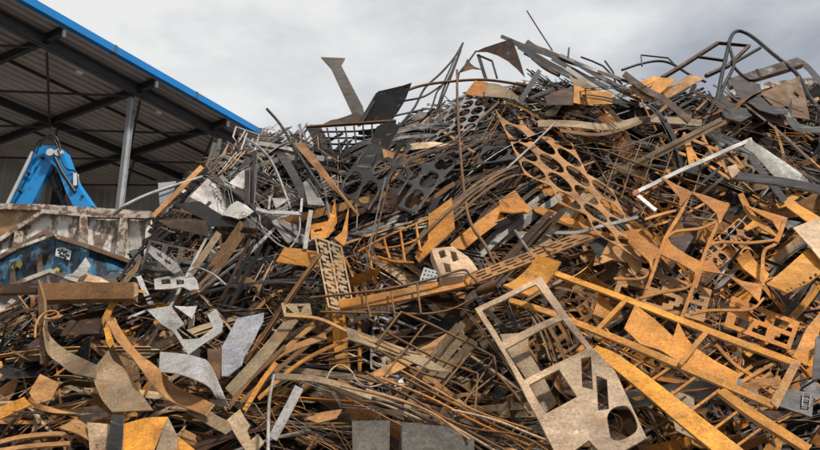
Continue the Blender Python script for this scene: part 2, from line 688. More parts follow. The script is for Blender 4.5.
def clad(a, b, z0, za, zb, name):
    g = G()
    L = (b - a).length
    d = (b - a).normalized()
    out = Vector((-d.y, d.x, 0))
    vs, fs = [], []
    x, i = 0.0, 0
    while x < L:
        for dx, o in ((0, 0.0), (0.14, 0.0), (0.18, 0.05), (0.30, 0.05)):
            xx = min(x + dx, L)
            p = a + d * xx + out * o
            zt = za + (zb - za) * xx / L
            vs += [(p.x, p.y, z0), (p.x, p.y, zt)]
        x += 0.34
    k = len(vs) // 2
    fs = [(2 * i, 2 * i + 2, 2 * i + 3, 2 * i + 1) for i in range(k - 1)]
    g.sheet([Vector(v) for v in vs], fs, 0.004)
    g.build(name, M_WALL, shed)


pa, pb = SH(S_A, WD), SH(S_B, WD)
clad(pa, pb, 0.0, pa.z + 0.03, pb.z + 0.03, 'rear_cladding')
pa, pb = SH(S_B, WD), SH(S_B, 0.3)
clad(pa, pb, 0.0, pa.z + 0.03, pb.z + 0.03, 'end_cladding')
g = G()
for h in (2.5, 5.0, 7.6):
    a, b = SH(S_A, WD - 0.12), SH(S_B, WD - 0.12)
    g.box(Vector((a.x, a.y, h)), Vector((b.x, b.y, h)), 0.1, 0.16)
g.build('wall_rail', M_RAFT, shed)
for (x, y) in ((91, 79), (175, 117)):
    s, w = sw_of(x, y, -0.75)
    g = G()
    p = SH(s, WG, -0.46)
    g.box(p + E * -0.07, p + E * 0.07, 0.08, 0.04)
    g.build('floodlight', M_LAMP, shed)

for q in range(-3, 5):
    s = s_br[0] + (q + 0.45) * gap
    if S_A < s < S_B:
        g = G()
        g.box(SH(s, -0.283, 0.02), SH(s + 0.07, -0.283, 0.02), 0.155, 0.195)
        g.build('gutter_joint', M_GIRD, shed)
for w in (1.9, 4.6):
    g = G()
    g.box(SH(S_A, w, -0.05), SH(S_B, w, -0.05), 0.05, 0.05)
    g.build('sheet_rail', M_RAFT, shed)
g = G()
pts = []
for i in range(60):
    s = S_A + (S_B - S_A) * i / 59
    pts.append(SH(s, WG - 0.11, -0.30 - 0.05 * abs(math.sin(s * 2.4))))
g.tube(pts, 0.012, 5)
g.build('cable', M_HOSE, shed)
g = G()
p = SH(S_POST, WG, -0.43)
q = p + E * 0.10 + I * 0.12
g.tube([Vector((q.x, q.y, 0)), q], 0.04, 8)
g.build('downpipe', M_POST, shed)
g = G()
a, b, c, d = [SH(s, w) for s, w in ((S_A, 0.5), (S_B, 0.5), (S_B, WD), (S_A, WD))]
g.add([Vector((p.x, p.y, 0.004)) for p in (a, b, c, d)], [(0, 1, 2, 3)])
g.build('bounce_floor', M_PAD, kind='structure')  # unseen floor, added to bounce light onto the roof deck

# ------------------------------------------------------------------ material handler arm in the shed
YA = 14.0


def ap(s, Y=YA):
    return [at(x, y, Y) for x, y in PT(s)]


arm = thing('excavator_arm', 'bright blue folded excavator arm rising behind the cream skip', 'excavator', Vector((at(50, 300, YA).x, YA, 0)))


def slab(name, s, mat, dep, Y=YA, par=None):
    g = G()
    pts = ccw(PT(s))
    q = [at(x, y, Y) for x, y in pts]
    tri = tessellate_polygon([q])
    fs = []
    for a, b, c in tri:
        nn = (q[b] - q[a]).cross(q[c] - q[a])
        fs.append((a, b, c) if nn.y < 0 else (a, c, b))
    m = len(q)
    back = [p + Vector((0, dep, 0)) for p in q]
    fs2 = fs + [tuple(m + k for k in reversed(f)) for f in fs]
    for i in range(m):
        j = (i + 1) % m
        fs2.append((i, m + i, m + j, j))
    g.add(q + back, fs2)
    return g.build(name, mat, par or arm)


stick = slab('stick', '-8,246 3,214 31,153 39,145 52,146 58,155 50,167 28,212 21,240 9,300 -20,300', M_ARM, 0.12)
boom = slab('boom', '44,149 55,145 62,149 66,160 74,180 88,200 103,222 140,290 120,290 82,222 66,192 57,168 46,158', M_ARM, 0.36, YA - 0.1)
g = G()
g.tube(ap('5,209 33,152', YA - 0.10), 0.04, 8)
g.build('ram_tube', M_PIPE, stick)
g = G()
g.tube(ap('47,164 58,190', YA + 0.2), 0.09, 10)
g.tube(ap('58,190 70,218', YA + 0.2), 0.05, 10)
g.build('hydraulic_ram', M_RAFT, arm)
g = G()
g.tube(ap('55,158 62,172 75,192', YA - 0.24), 0.04, 8)
g.build('boom_pipe', M_HOSE, boom)
g = G()
for s in ('34,152 38,142 46,138 54,140 58,148', '40,147 47,136 56,137 61,150', '58,150 66,168 76,172 78,186', '36,154 42,140 52,137 60,143'):
    g.tube(catmull(ap(s, YA - 0.16), 6), 0.018, 6)
g.build('hose', M_HOSE, arm)
g = G()
for x, y in ((50, 152), (58, 152)):
    c = at(x, y, YA - 0.16)
    g.tube([c, c + Vector((0, 0.1, 0))], 0.08, 14)
g.build('pivot_pin', M_PIPE, arm)
for s, y in (('24,176 30,163 36,166 30,179', YA - 0.03), ('66,176 72,186 77,183 72,172', YA - 0.13)):
    slab('cover_plate', s, M_ARM, 0.05, y, stick if y > YA - 0.1 else boom)
for x, y in ((27, 172), (18, 190), (82, 196), (92, 207), (40, 156)):
    g = G()
    c = at(x, y, YA - 0.13)
    g.tube([c, c + Vector((0, 0.16, 0))], 0.03, 8)
    g.build('bolt_head', M_RAFT, arm)
g = G()
g.box(at(76, 174, YA - 0.14), at(76, 186, YA - 0.14), 0.10, 0.07)
g.build('work_lamp', M_LAMP, arm)


# ------------------------------------------------------------------ skips
def panel(name, s, Y, th, mat, par, Ys=None):
    """an upright panel traced at distance Y (or one distance per corner)"""
    pts = PT(s)
    Ys = Ys or [Y] * len(pts)
    q = [at(x, y, yy) for (x, y), yy in zip(pts, Ys)]
    tri = tessellate_polygon([q])
    fs = []
    for a, b, c in tri:
        nn = (q[b] - q[a]).cross(q[c] - q[a])
        fs.append((a, b, c) if nn.dot(EYE - q[a]) > 0 else (a, c, b))
    vs, fs = split_long(q, fs, 0.3)
    vs = [p + Vector((0, 0.07 * noise.noise(p * 1.7) + 0.03 * noise.noise(p * 5), 0)) for p in vs]
    g = G()
    g.sheet(vs, fs, th)
    return g.build(name, mat, par)


def rail(name, s, Ys, w, h, mat, par):
    q = [at(x, y, yy) for (x, y), yy in zip(PT(s), Ys)]
    g = G()
    g.prism(q, [(-w / 2, -h / 2), (w / 2, -h / 2), (w / 2, h / 2), (-w / 2, h / 2)], Vector((0, 0, 1)))
    return g.build(name, mat, par)


YW = 10.4
ws = thing('skip_container', 'rusty cream skip with battered side, stacked above the blue skip', 'skip', Vector((at(60, 240, YW).x, YW, 2.2)), 'stacked skips behind the heap')
body = panel('side_wall', '-40,270 0,243 44,214 95,217 150,219 152,232 146,262 140,300 -40,330', YW, 0.06, M_CREAM, ws)
panel('far_wall', '-60,205 44,209 152,215 150,290 -60,290', YW + 1.5, 0.06, M_INSIDE, ws)
panel('end_wall', '150,219 153,215 152,262 146,262', 0, 0.05, M_CREAM, ws, [YW, YW + 1.5, YW + 1.5, YW])
rail('top_rim', '-40,267 0,241 44,212 95,216 151,217', [YW - .05] * 5, 0.09, 0.06, M_CREAMRIM, ws)
rail('far_rim', '-60,206 44,208 152,215', [YW + 1.45] * 3, 0.12, 0.10, M_CREAMRIM, ws)
for s in ('85,217 83,250', '125,219 119,262', '20,232 18,262'):
    rail('rib', s, [YW - .06] * 2, 0.12, 0.10, M_CREAMRIM, ws)
YB = 9.3
bs_ = thing('skip_container', 'blue skip with peeling graffiti paint, in front of the cream skip', 'skip', Vector((at(50, 270, YB).x, YB, 1.6)), 'stacked skips behind the heap')
bw = panel('side_wall', '-40,280 0,260 45,235 88,249 88,320 -40,320', YB, 0.05, M_BLUE, bs_)
panel('end_wall', '88,249 131,264 131,330 88,320', 0, 0.05, M_BLUE, bs_, [YB, YB + .7, YB + .7, YB])
rail('top_rim', '-40,278 0,258 45,233 88,247 132,263', [YB - .04, YB - .04, YB - .04, YB - .04, YB + .66], 0.07, 0.06, M_RIM, bs_)
rail('lifting_bar', '17,249 55,235', [YB - .16] * 2, 0.08, 0.04, M_CREAM, bs_)
for x, y in ((12, 262), (39, 254)):
    rail('rib', f'{x + 2},{y} {x + 1},{y + 24}', [YB - .05] * 2, 0.05, 0.06, M_RIM, bs_)
pt = panel('paint_patch', '56,248 63,247 71,251 69,260 63,258 55,256', YB - .035, 0.006, M_STICKER, bs_)
g = G()
for s in ('58,250 61,251 59,254', '62,249 64,253 67,251', '60,255 64,256 66,258', '66,254 69,256'):
    g.tube([at(x, y, YB - .075) for x, y in PT(s)], 0.018, 5)
g.build('graffiti_stroke', M_BLACK, pt)
for s in ('12,268 17,264 22,260 23,265 21,269 18,267 15,270', '54,269 57,267 60,269 58,272 55,272'):
    panel('paint_patch', s, YB - .035, 0.006, M_YEL, bs_)
for s in ('22,253 32,250 30,262 24,258', '40,253 50,249 49,255 46,256 47,261 44,264 42,259 38,262', '30,266 35,264 34,270 39,274 33,276 28,272', '72,260 79,257 77,263 81,268 75,270'):
    panel('bare_patch', s, YB - .032 if float(s.split(',')[0]) < 88 else YB + 0.05, 0.006, M_BLACK, bs_)
YC = 8.75
cs = thing('skip_container', 'pale grey skip, lowest of the stack, mostly buried under scrap', 'skip', Vector((at(30, 300, YC).x, YC, 1.2)), 'stacked skips behind the heap')
panel('side_wall', '-40,310 22,283 51,273 100,288 108,345 -40,350', YC, 0.05, M_CREAM, cs)
rail('top_rim', '-40,308 22,282 51,271 72,279 102,287', [YC - .04] * 5, 0.07, 0.05, M_CREAMRIM, cs)
YR = 17.0
rs = thing('skip_container', 'rusty beige container far behind the crest under the brown slotted plate', 'skip', Vector((at(780, 140, YR).x, YR, 6.0)))
panel('side_wall', '728,100 768,88 815,84 960,70 960,450 728,450', YR, 0.06, M_INSIDE, rs)
rail('top_rim', '728,98 768,86 815,82 960,68', [YR - .06] * 4, 0.2, 0.16, M_CREAMRIM, rs)
for s in ('735,98 735,150', '808,84 810,140'):
    rail('rib', s, [YR - .08] * 2, 0.16, 0.12, M_CREAMRIM, rs)
# ------------------------------------------------------------------ the scrap itself
COLS = {
    'o': ((0.48, 0.19, 0.026), RUSTY, 'orange rusted'), 'y': ((0.52, 0.22, 0.026), RUSTY, 'yellow ochre'),
    'u': ((0.37, 0.18, 0.062), RUSTY, 'tan rusted'), 'b': ((0.155, 0.078, 0.030), RUSTY, 'rust brown'),
    'n': ((0.055, 0.030, 0.018), RUSTY, 'dark brown'), 'd': ((0.027, 0.024, 0.023), STEEL, 'dark steel'),
    'k': ((0.013, 0.012, 0.012), STEEL, 'black'), 'g': ((0.22, 0.205, 0.185), STEEL, 'dull grey'),
    'v': ((0.27, 0.195, 0.115), RUSTY, 'olive grey'), 'w': ((0.38, 0.36, 0.335), PALE, 'pale grey'),
    'c': ((0.45, 0.305, 0.185), PALE, 'pale tan'), 's': ((0.28, 0.29, 0.305), PALE, 'bluish grey'),
    'r': ((0.30, 0.07, 0.045), RUSTY, 'red'), 'e': ((0.145, 0.125, 0.105), STEEL, 'grey brown'),
}
HERO = []          # (object, short name, anchor in photo pixels)


def px_pairs(pts, wpx):
    """edges of a band of WPX photo pixels along a polyline"""
    out = []
    for i, (x, y) in enumerate(pts):
        x0, y0 = pts[max(0, i - 1)]
        x1, y1 = pts[min(len(pts) - 1, i + 1)]
        L = math.hypot(x1 - x0, y1 - y0) or 1
        nx, ny = -(y1 - y0) / L * wpx / 2, (x1 - x0) / L * wpx / 2
        out.append((x - nx, y - ny, x + nx, y + ny))
    return out


def prims(g, items, rng, seed):
    pts_all = []
    for it in items:
        k = it[0]
        if k == 'p':                          # plate: off, thickness, outline, holes, tilt, warp
            _, off, th, out, holes, tilt = it[:6]
            warp = it[6] if len(it) > 6 else 0.018
            pts = PT(out)
            pts_all += pts
            cx, cy = sum(p[0] for p in pts) / len(pts), sum(p[1] for p in pts) / len(pts)
            n = face_normal(rng, tilt)
            c = P(cx, cy, off)
            if n.dot((EYE - c).normalized()) < 0.3:
                n = (n + (EYE - c).normalized() * 0.6).normalized()
            q = [on_plane(x, y, c, n) for x, y in pts]
            hs = []
            for h in holes:
                hp = PT(h.lstrip('~'))
                if h[0] == '~':
                    hp = smooth_loop(hp)
                hs.append([on_plane(x, y, c, n) for x, y in hp])
            poly_sheet(g, q, hs, n, th, warp, seed)
        elif k == 's':                        # bent strip: off list or number, thickness, "x,y,x,y ..." edge pairs
            _, off, th, s = it[:4]
            pr = [tuple(float(a) for a in w.split(',')) for w in s.split()]
            pts_all += [(a, b) for a, b, _, _ in pr]
            offs = off if isinstance(off, (list, tuple)) else [off] * len(pr)
            A = [P(a, b, o) for (a, b, _, _), o in zip(pr, offs)]
            ex = it[4] if len(it) > 4 else 0.0
            ex = ex if isinstance(ex, (list, tuple)) else [ex] * len(pr)
            B = [P(c, d, o + e) for (_, _, c, d), o, e in zip(pr, offs, ex)]
            nn = 6 if len(pr) > 2 else 1
            A, B = catmull(A, nn), catmull(B, nn)
            if len(pr) == 2:
                A = [A[0].lerp(A[1], t / 6) for t in range(7)]
                B = [B[0].lerp(B[1], t / 6) for t in range(7)]
            vs, fs = [], []
            for i, (a, b) in enumerate(zip(A, B)):
                sag = 0.012 * noise.noise(a * 1.5)
                vs += [a + SLOPE_N * sag, (a + b) / 2 + SLOPE_N * sag, b + SLOPE_N * sag]
                if i:
                    for j in (0, 1):
                        o = 3 * i - 3 + j
                        f = (o, o + 1, o + 4, o + 3)
                        nn_ = (vs[f[1]] - vs[f[0]]).cross(vs[f[2]] - vs[f[0]])
                        fs.append(f)
            m = len(fs) // 2
            f = fs[m]
            if (vs[f[1]] - vs[f[0]]).cross(vs[f[2]] - vs[f[0]]).dot(EYE - vs[f[0]]) < 0:
                fs = [tuple(reversed(f)) for f in fs]
            g.sheet(vs, fs, th, True)
        elif k == 'b':                        # flat bar seen from its flat side: off, thickness, width in px, polyline
            _, off, th, w, s = it[:5]
            pts = PT(s)
            pr = px_pairs(pts, w)
            prims(g, [('s', off, th, ' '.join('%f,%f,%f,%f' % q for q in pr))], rng, seed)
            pts_all += pts
        elif k == 'r':                        # round rod: off, radius px, polyline, smooth?
            _, off, r, s = it[:4]
            sm = it[4] if len(it) > 4 else 1
            pts = PT(s)
            pts_all += pts
            offs = off if isinstance(off, (list, tuple)) else [off] * len(pts)
            q = [P(x, y, o) for (x, y), o in zip(pts, offs)]
            d = sum((p - EYE).length for p in q) / len(q)
            if sm and len(q) > 2:
                q = catmull(q, 7)
            elif len(q) == 2:
                L = (q[1] - q[0]).length
                q = [q[0].lerp(q[1], t / 5) + SLOPE_N * (0.010 * L * noise.noise(q[0] * 3 + Vector((t, 0, 0)))) for t in range(6)]
            g.tube(q, r * d / F, 7)
        elif k == 'q':                        # square bar: off, width px, polyline
            _, off, w, s = it[:4]
            pts = PT(s)
            pts_all += pts
            offs = off if isinstance(off, (list, tuple)) else [off] * len(pts)
            q = [P(x, y, o) for (x, y), o in zip(pts, offs)]
            d = sum((p - EYE).length for p in q) / len(q)
            h = w * d / F / 2
            g.prism(q, [(-h, -h), (h, -h), (h, h), (-h, h)], SLOPE_N)
        elif k == 'h':                        # sheet with a lattice of round holes: off, th, origin, a, b, i range, j range, hole size, tilt
            _, off, th, o, a, b, (i0, i1), (j0, j1), hr, tilt = it[:10]
            skip = it[10] if len(it) > 10 else ()
            bend = it[11] if len(it) > 11 else 0.0
            cx, cy = o[0] + a[0] * (i0 + i1) / 2 + b[0] * (j0 + j1) / 2, o[1] + a[1] * (i0 + i1) / 2 + b[1] * (j0 + j1) / 2
            pts_all.append((cx, cy))
            n = face_normal(rng, tilt)
            c = P(cx, cy, off)
            V, idx, fs = [], {}, []

            def vid(u, v):
                key = (round(u, 3), round(v, 3))
                if key not in idx:
                    idx[key] = len(V)
                    p = on_plane(o[0] + a[0] * u + b[0] * v, o[1] + a[1] * u + b[1] * v, c, n)
                    V.append(p + n * (0.03 * noise.noise(p * 0.9) + bend * math.cos((u - (i0 + i1) / 2) * 1.1)))
                return idx[key]
            for i in range(i0, i1 + 1):
                for j in range(j0, j1 + 1):
                    if (i, j) in skip:
                        continue
                    outer, inner = [], []
                    for q in range(24):
                        t = 2 * math.pi * (q + 0.0) / 24
                        ca, sa = math.cos(t), math.sin(t)
                        mx = max(abs(ca), abs(sa))
                        outer.append(vid(i + 0.5 * ca / mx, j + 0.5 * sa / mx))
                        inner.append(vid(i + hr * ca, j + hr * sa))
                    for q in range(24):
                        r = (q + 1) % 24
                        fs.append((outer[q], outer[r], inner[r], inner[q]))
            f = fs[0]
            if (V[f[1]] - V[f[0]]).cross(V[f[2]] - V[f[0]]).dot(n) < 0:
                fs = [tuple(reversed(f)) for f in fs]
            g.sheet(V, fs, th)
        elif k == 'm':                        # plate cut after a raster: off, th, four corners, rows of text (# = metal)
            _, off, th, quad, rows, tilt = it[:6]
            Q = PT(quad)
            pts_all += Q
            n = face_normal(rng, tilt)
            c = P(sum(p[0] for p in Q) / 4, sum(p[1] for p in Q) / 4, off)
            V, idx, fs = [], {}, []
            W, H = len(rows[0]), len(rows)

            def vid2(i, j):
                if (i, j) not in idx:
                    u, v = i / W, j / H
                    x = (Q[0][0] * (1 - u) + Q[1][0] * u) * (1 - v) + (Q[3][0] * (1 - u) + Q[2][0] * u) * v
                    y = (Q[0][1] * (1 - u) + Q[1][1] * u) * (1 - v) + (Q[3][1] * (1 - u) + Q[2][1] * u) * v
                    idx[(i, j)] = len(V)
                    V.append(on_plane(x, y, c, n))
                return idx[(i, j)]
            for j, row in enumerate(rows):
                for i, ch in enumerate(row):
                    if ch == '#':
                        fs.append((vid2(i, j), vid2(i, j + 1), vid2(i + 1, j + 1), vid2(i + 1, j)))
            f = fs[0]
            if (V[f[1]] - V[f[0]]).cross(V[f[2]] - V[f[0]]).dot(n) < 0:
                fs = [tuple(reversed(f)) for f in fs]
            g.sheet(V, fs, th)
        elif k == 'x':                        # box-like block: front outline pushed back: off, depth, outline, tilt
            _, off, dep, out, tilt = it[:5]
            pr = list(it)
            prims(g, [('p', off, dep, out, it[5] if len(it) > 5 else [], tilt, 0.03)], rng, seed)
            pts_all += PT(out)
    return pts_all


def hero(name, label, cat, short, col, items, parts=None, group=None):
    rng = random.Random(len(HERO) * 7 + 3)
    c, mat, _ = COLS[col]
    f0 = rng.uniform(0.78, 1.15)
    jit = [max(0.01, k * f0 * rng.uniform(0.98, 1.02)) for k in c]
    if not parts:
        g = G()
        pts = prims(g, items, rng, len(HERO))
        o = g.build(name, mat, None, jit, label, cat, group)
    else:
        gs, pts = [], []
        for pn, pc, pi in parts:
            g = G()
            pts += prims(g, pi, rng, len(HERO))
            gs.append((pn, pc, g))
        lo = min((v for _, _, g in gs for v in g.v), key=lambda v: v.z)
        o = thing(name, label, cat, lo, group)
        for pn, pc, g in gs:
            cc, mm, _ = COLS[pc]
            g.build(pn, mm, o, [k * f0 for k in cc])
    HERO.append((o, short, (sum(p[0] for p in pts) / len(pts), sum(p[1] for p in pts) / len(pts))))
    return o


PL, ST, RD, FR, BM = 'steel offcut', 'steel strip', 'steel rod', 'steel frame', 'steel beam'
# --- along the skyline
hero('flared_post', 'dark flared steel post standing up against the sky at the crest', 'steel post', 'flared post', 'e',
     [('p', 0.1, 0.03, '321,57 345,58 341,65 363,107 366,122 358,126 331,68', [], (0, -0.5), 0.0)])
hero('sheet_offcut', 'dark folded steel hood leaning on the crest beside the flared post', PL, 'dark hood', 'k',
     [('p', 0.25, 0.012, '359,123 378,91 412,84 405,101 390,123', [], (-0.2, -0.75)), ('s', 0.28, 0.012, '357,124,361,124 376,93,380,92')])
hero('sheet_offcut', 'thin dark wedge of plate lying below the flared post', PL, 'dark wedge', 'n',
     [('p', 0.2, 0.02, '324,125 331,120 357,113 364,117 358,123 326,127', [], (0, 0))])
hero('steel_grating', 'bent dark steel grating hanging under the crest rail', 'grating', 'dark grating', 'd', None,
     [('panel', 'd', [('p', 0.32, 0.012, '306,127 320,125 336,156 326,162', [], (0, 0))]),
      ('mesh', 'd', [('r', 0.3, 0.9, f'{318 + 9 * i},{129 - i * 0.7} {328 + 7.5 * i},{166 - 1.5 * i}') for i in range(10)] +
       [('r', 0.31, 1.0, f'{319 + 2 * j},{132 + 6 * j} {360 - 1 * j},{131 + 6.5 * j} {397 - 4 * j},{126 + 6.4 * j}') for j in range(6)])])
hero('flat_rail', 'long brown rail lying level along the crest over the grating', BM, 'crest rail', 'b', [('q', 0.42, 2.6, '306,127 352,124 396,121')])
hero('rod_fan', 'fan of dark rods joined at one tip and rising to the sky', 'rod fan', 'rod fan', 'd', None,
     [('rod', 'd', [('r', 0.1, 1.1, '463,43 454,58 441,73 425,88 414,108 396,130')]),
      ('rod', 'd', [('r', 0.16, 1.1, '463,43 452,71 444,88 437,110 435,120')]),
      ('rod', 'd', [('r', 0.2, 0.9, '461,50 450,80 441,103 440,116')]),
      ('rod', 'd', [('r', 0.25, 0.9, '455,58 443,84 437,92 432,107 428,113')]),
      ('cross_bar', 'd', [('r', 0.1, 1.0, '404,101 425,96 445,83')]), ('cross_bar', 'd', [('r', 0.1, 1.0, '394,116 426,109')]),
      ('cross_bar', 'd', [('r', 0.1, 1.0, '404,125 428,116 445,102')])])
hero('bent_rod', 'long brown rod bowed along the crest behind the rod fan', RD, 'bowed crest rod', 'b', [('r', 0.3, 1.4, '392,97 420,86 455,81 488,80 530,86')])
hero('sheet_offcut', 'large dark sail shaped plate with a concave lower edge against the sky', PL, 'dark sail plate', 'n',
     [('p', 0.2, 0.014, '475,52 484,48 512,39 517,52 521,64 525,78 517,69 508,61 497,55 487,52', [], (-0.2, -0.7))])
hero('bent_rod', 'dark rod bent down from the tip of the sail plate', RD, 'bent rod', 'd', [('r', 0.2, 1.0, '476,51 468,62 459,73 457,84 457,112', 0)])
hero('sheet_offcut', 'small dark triangle of plate at the foot of the sail plate', PL, 'dark triangle', 'n', [('p', 0.22, 0.01, '458,73 467,63 475,67 484,71 472,69', [], (0, 0))])
hero('small_frame', 'small dark rectangular frame standing under the sail plate', FR, 'small dark frame', 'd', [('b', 0.2, 0.02, 3.4, '478,54 486,79'), ('q', 0.22, 1.6, '478,55 492,61 497,78')])
hero('thin_rod', 'very thin rod pointing steeply up into the sky behind the flat bars', RD, 'thin sky rod', 'd', [('r', 0.0, 0.7, '527,11 539,30 552,50')])
for i, (a, b, w, c) in enumerate([((501, 36), (588, 68), 3.2, 'd'), ((513, 42), (600, 88), 3.5, 'd'), ((526, 42), (545, 52), 6.5, 'n'), ((524, 53), (590, 84), 2.6, 'd'),
                                  ((532, 58), (560, 76), 3, 'n'), ((545, 50), (636, 84), 2.6, 'n'), ((552, 58), (640, 103), 4, 'd'), ((560, 55), (620, 78), 3, 'g'),
                                  ((566, 68), (625, 104), 4.5, 'g'), ((574, 62), (632, 92), 3.2, 'd'), ((580, 80), (641, 106), 3.2, 'w'), ((590, 70), (646, 98), 3, 'd'),
                                  ((600, 84), (650, 108), 3.6, 's'), ((518, 47), (575, 80), 2.6, 'd')]):
    m = ((a[0] + b[0]) / 2, (a[1] + b[1]) / 2 + 1.5)
    hero('flat_bar', ['long dark flat bar, topmost of those sliding down the crest', 'wide dark flat bar under the topmost bar at the crest', 'short brown tab plate at the upper end of the crest bars',
                      'narrow dark flat bar, lowest on the sky side of the crest', 'short brown bar end beside the narrow dark crest bar', 'long brown bar over the middle of the crest bars',
                      'broad dark bar through the middle of the crest bars', 'short grey bar among the dark crest bars', 'broad grey bar above the ochre box', 'dark bar between two grey crest bars',
                      'palest bar at the lower end of the crest bars', 'dark bar crossing the lower end of the crest bars', 'bluish bar at the lowest end of the crest bars', 'slim dark bar from the sail plate into the crest bars'][i],
         ST, 'crest bars', c, [('b', [0.1 + 0.03 * (i % 5), 0.14 + 0.02 * i, 0.1 + 0.03 * (i % 3)], 0.012, w, f'{a[0]},{a[1]} {m[0]},{m[1]} {b[0]},{b[1]}')], None, 'flat bars sliding down the crest')
hero('bent_rod', 'dark rod with two kinks standing out of the crest right of the bars', RD, 'kinked crest rod', 'd', [('r', 0.1, 0.9, '581,57 592,61 603,66 612,75 622,84', 0)])
hero('bent_rod', 'pair of short dark rod ends poking over the crest bars', RD, 'rod ends', 'd', [('r', 0.1, 0.9, '605,61 613,72 616,86', 0), ('r', 0.1, 0.9, '569,48 568,58', 0)])
hero('sheet_offcut', 'small orange plate on the crest under the bowed rod', PL, 'orange crest plate', 'o', [('p', 0.35, 0.012, '465,93 475,80 488,82 483,96 470,95', [], (0, 0.1))])
hero('sheet_offcut', 'grey curved plate beside the small orange crest plate', PL, 'grey crest plate', 'v', [('s', 0.35, 0.012, '487,83,484,96 498,84,496,97 510,90,508,98 519,97,517,100')])
hero('box_offcut', 'ochre open box end on the crest below the flat bars', 'box offcut', 'ochre box', 'y', None,
     [('front', 'y', [('p', 0.45, 0.012, '574,86 611,96 612,106 573,105', [], (0, -0.2))]), ('side', 'n', [('s', 0.42, 0.012, '545,96,547,105 560,90,562,105 574,87,573,105')]),
      ('flap', 'v', [('p', 0.5, 0.01, '569,77 583,80 596,90 575,87', [], (0, 0.5))])])
hero('sheet_offcut', 'large ochre rectangular plate lying on the crest right of the flat bars', PL, 'ochre crest plate', 'y', [('p', 0.4, 0.012, '619,91 653,76 676,79 651,101', [], (0.1, 0.3))])
hero('sheet_offcut', 'second ochre plate tucked behind the large ochre crest plate', PL, 'second ochre plate', 'u', [('p', 0.35, 0.012, '664,94 690,72 704,78 668,98', [], (0.0, 0.3))])
hero('flat_bar', 'broad dark bar crossing the ochre crest plates', ST, 'dark crossing bar', 'n', [('b', 0.5, 0.015, 6, '624,73 647,90 664,99 690,120')])
hero('tube_frame', 'bent square tube frame rising against the sky', FR, 'bent tube frame', 'n', None,
     [('frame', 'n', [('q', 0.2, 3.0, '662,78 682,66 718,43 749,46 728,66 706,76')]), ('cross_bar', 'd', [('q', 0.2, 2.2, '699,57 727,61')])])
hero('bent_rod', 'dark arched rod curving over the ochre crest plates', RD, 'arched rod', 'd', [('r', 0.2, 1.2, '622,70 640,64 658,61 672,64 690,75 706,82'), ('r', 0.2, 0.8, '642,66 641,55 668,58 676,66', 0)])
hero('looped_tube', 'tall bent steel tube looping over the right of the crest', 'steel tube', 'looped tube', 'd', None,
     [('tube', 'd', [('r', 0.35, 1.8, '702,127 709,112 717,98 722,74 727,52 731,37 738,31 751,36 773,54 797,74 809,96 824,116')]),
      ('tube', 'd', [('r', 0.4, 1.5, '728,42 733,60 733,68 725,84 716,104')]),
      ('brace', 'd', [('r', 0.38, 1.4, '733,66 742,75 751,80 760,77 757,70')]), ('brace', 'd', [('r', 0.3, 1.5, '760,48 732,64', 0)])])
hero('steel_beam', 'dark box beam sloping up to the right behind the looped tube', BM, 'dark box beam', 'n', [('p', 0.1, 0.10, '727,79 798,57 804,64 731,86', [], (0, -0.3), 0.0)])
hero('flat_bar', 'dark strip hanging down from the end of the box beam', ST, 'hanging strip', 'd', [('b', 0.1, 0.02, 5, '798,60 808,67 825,86')])
hero('slotted_plate', 'large brown plate with white slots standing under the looped tube', PL, 'brown slotted plate', 'b',
     [('p', 0.25, 0.012, '742,103 766,91 797,80 806,99 810,119 785,127 747,118', ['763,106 765,106 766,115 764,115', '774,111 776,110 781,119 779,120', '792,94 794,92 799,96 798,98'], (0.1, -0.2))])
for i, (pts, c, lab) in enumerate([('728,76 739,82 752,82 760,84 762,92 764,99 770,105 779,107 788,107 790,114 773,114 760,110 752,104 742,100 735,90', 'd', 'dark scalloped cutout sheet in front of the brown slotted plate'),
                                   ('720,88 727,99 736,107 747,109 752,116 740,122 726,118 719,108 714,100', 'd', 'dark scalloped sheet below the looped tube'),
                                   ('788,109 792,118 800,124 812,127 822,126 822,132 806,133 794,130 786,120', 'd', 'dark curved cutout at the right edge of the crest')]):
    hero('cutout_sheet', lab, PL, ['scalloped sheet', 'lower scalloped sheet', 'edge cutout'][i], c, [('p', 0.5, 0.012, pts, [], (0, 0))])
hero('flat_bar', 'brown bar leaning across the brown slotted plate', ST, 'leaning brown bar', 'b', [('b', 0.55, 0.015, 3.4, '762,93 784,103 804,110')])
# --- upper middle
hero('steel_strip', 'long pale brown strip lying level under the crest', ST, 'level crest strip', 'v', [('b', 0.45, 0.012, 6.5, '538,123 575,124 610,127 640,120 668,120 702,123')])
hero('steel_strip', 'thin brown strip under the long pale level strip', ST, 'thin level strip', 'b', [('b', 0.5, 0.012, 3, '560,131 604,134 650,118 668,104')])
hero('perforated_sheet', 'orange brown punched sheet with rows of large round holes', 'punched sheet', 'punched sheet', 'u',
     [('h', 0.5, 0.009, (560, 183), (26.2, 13), (8.5, 18.5), (-1, 2), (-3, 2), 0.44, (0.1, 0.1), ((2, -3), (2, -2), (-1, 1), (-1, 2), (0, 2)), 0.025)])
hero('cutout_sheet', 'orange tongue of plate under the punched sheet', PL, 'orange tongue', 'o', [('p', 0.45, 0.014, '533,204 540,203 563,213 592,229 608,234 640,238 632,244 598,236 560,222 536,210', [], (0, 0.1))])
hero('perforated_sheet', 'dark thick sheet with big round holes draping below the grating', 'punched sheet', 'dark punched sheet', 'k',
     [('h', 0.42, 0.03, (367, 163), (14.5, -20.5), (15.5, 9), (-1, 1), (0, 2), 0.455, (0, 0.1), ((1, 2), (-1, 2)), 0.04)])
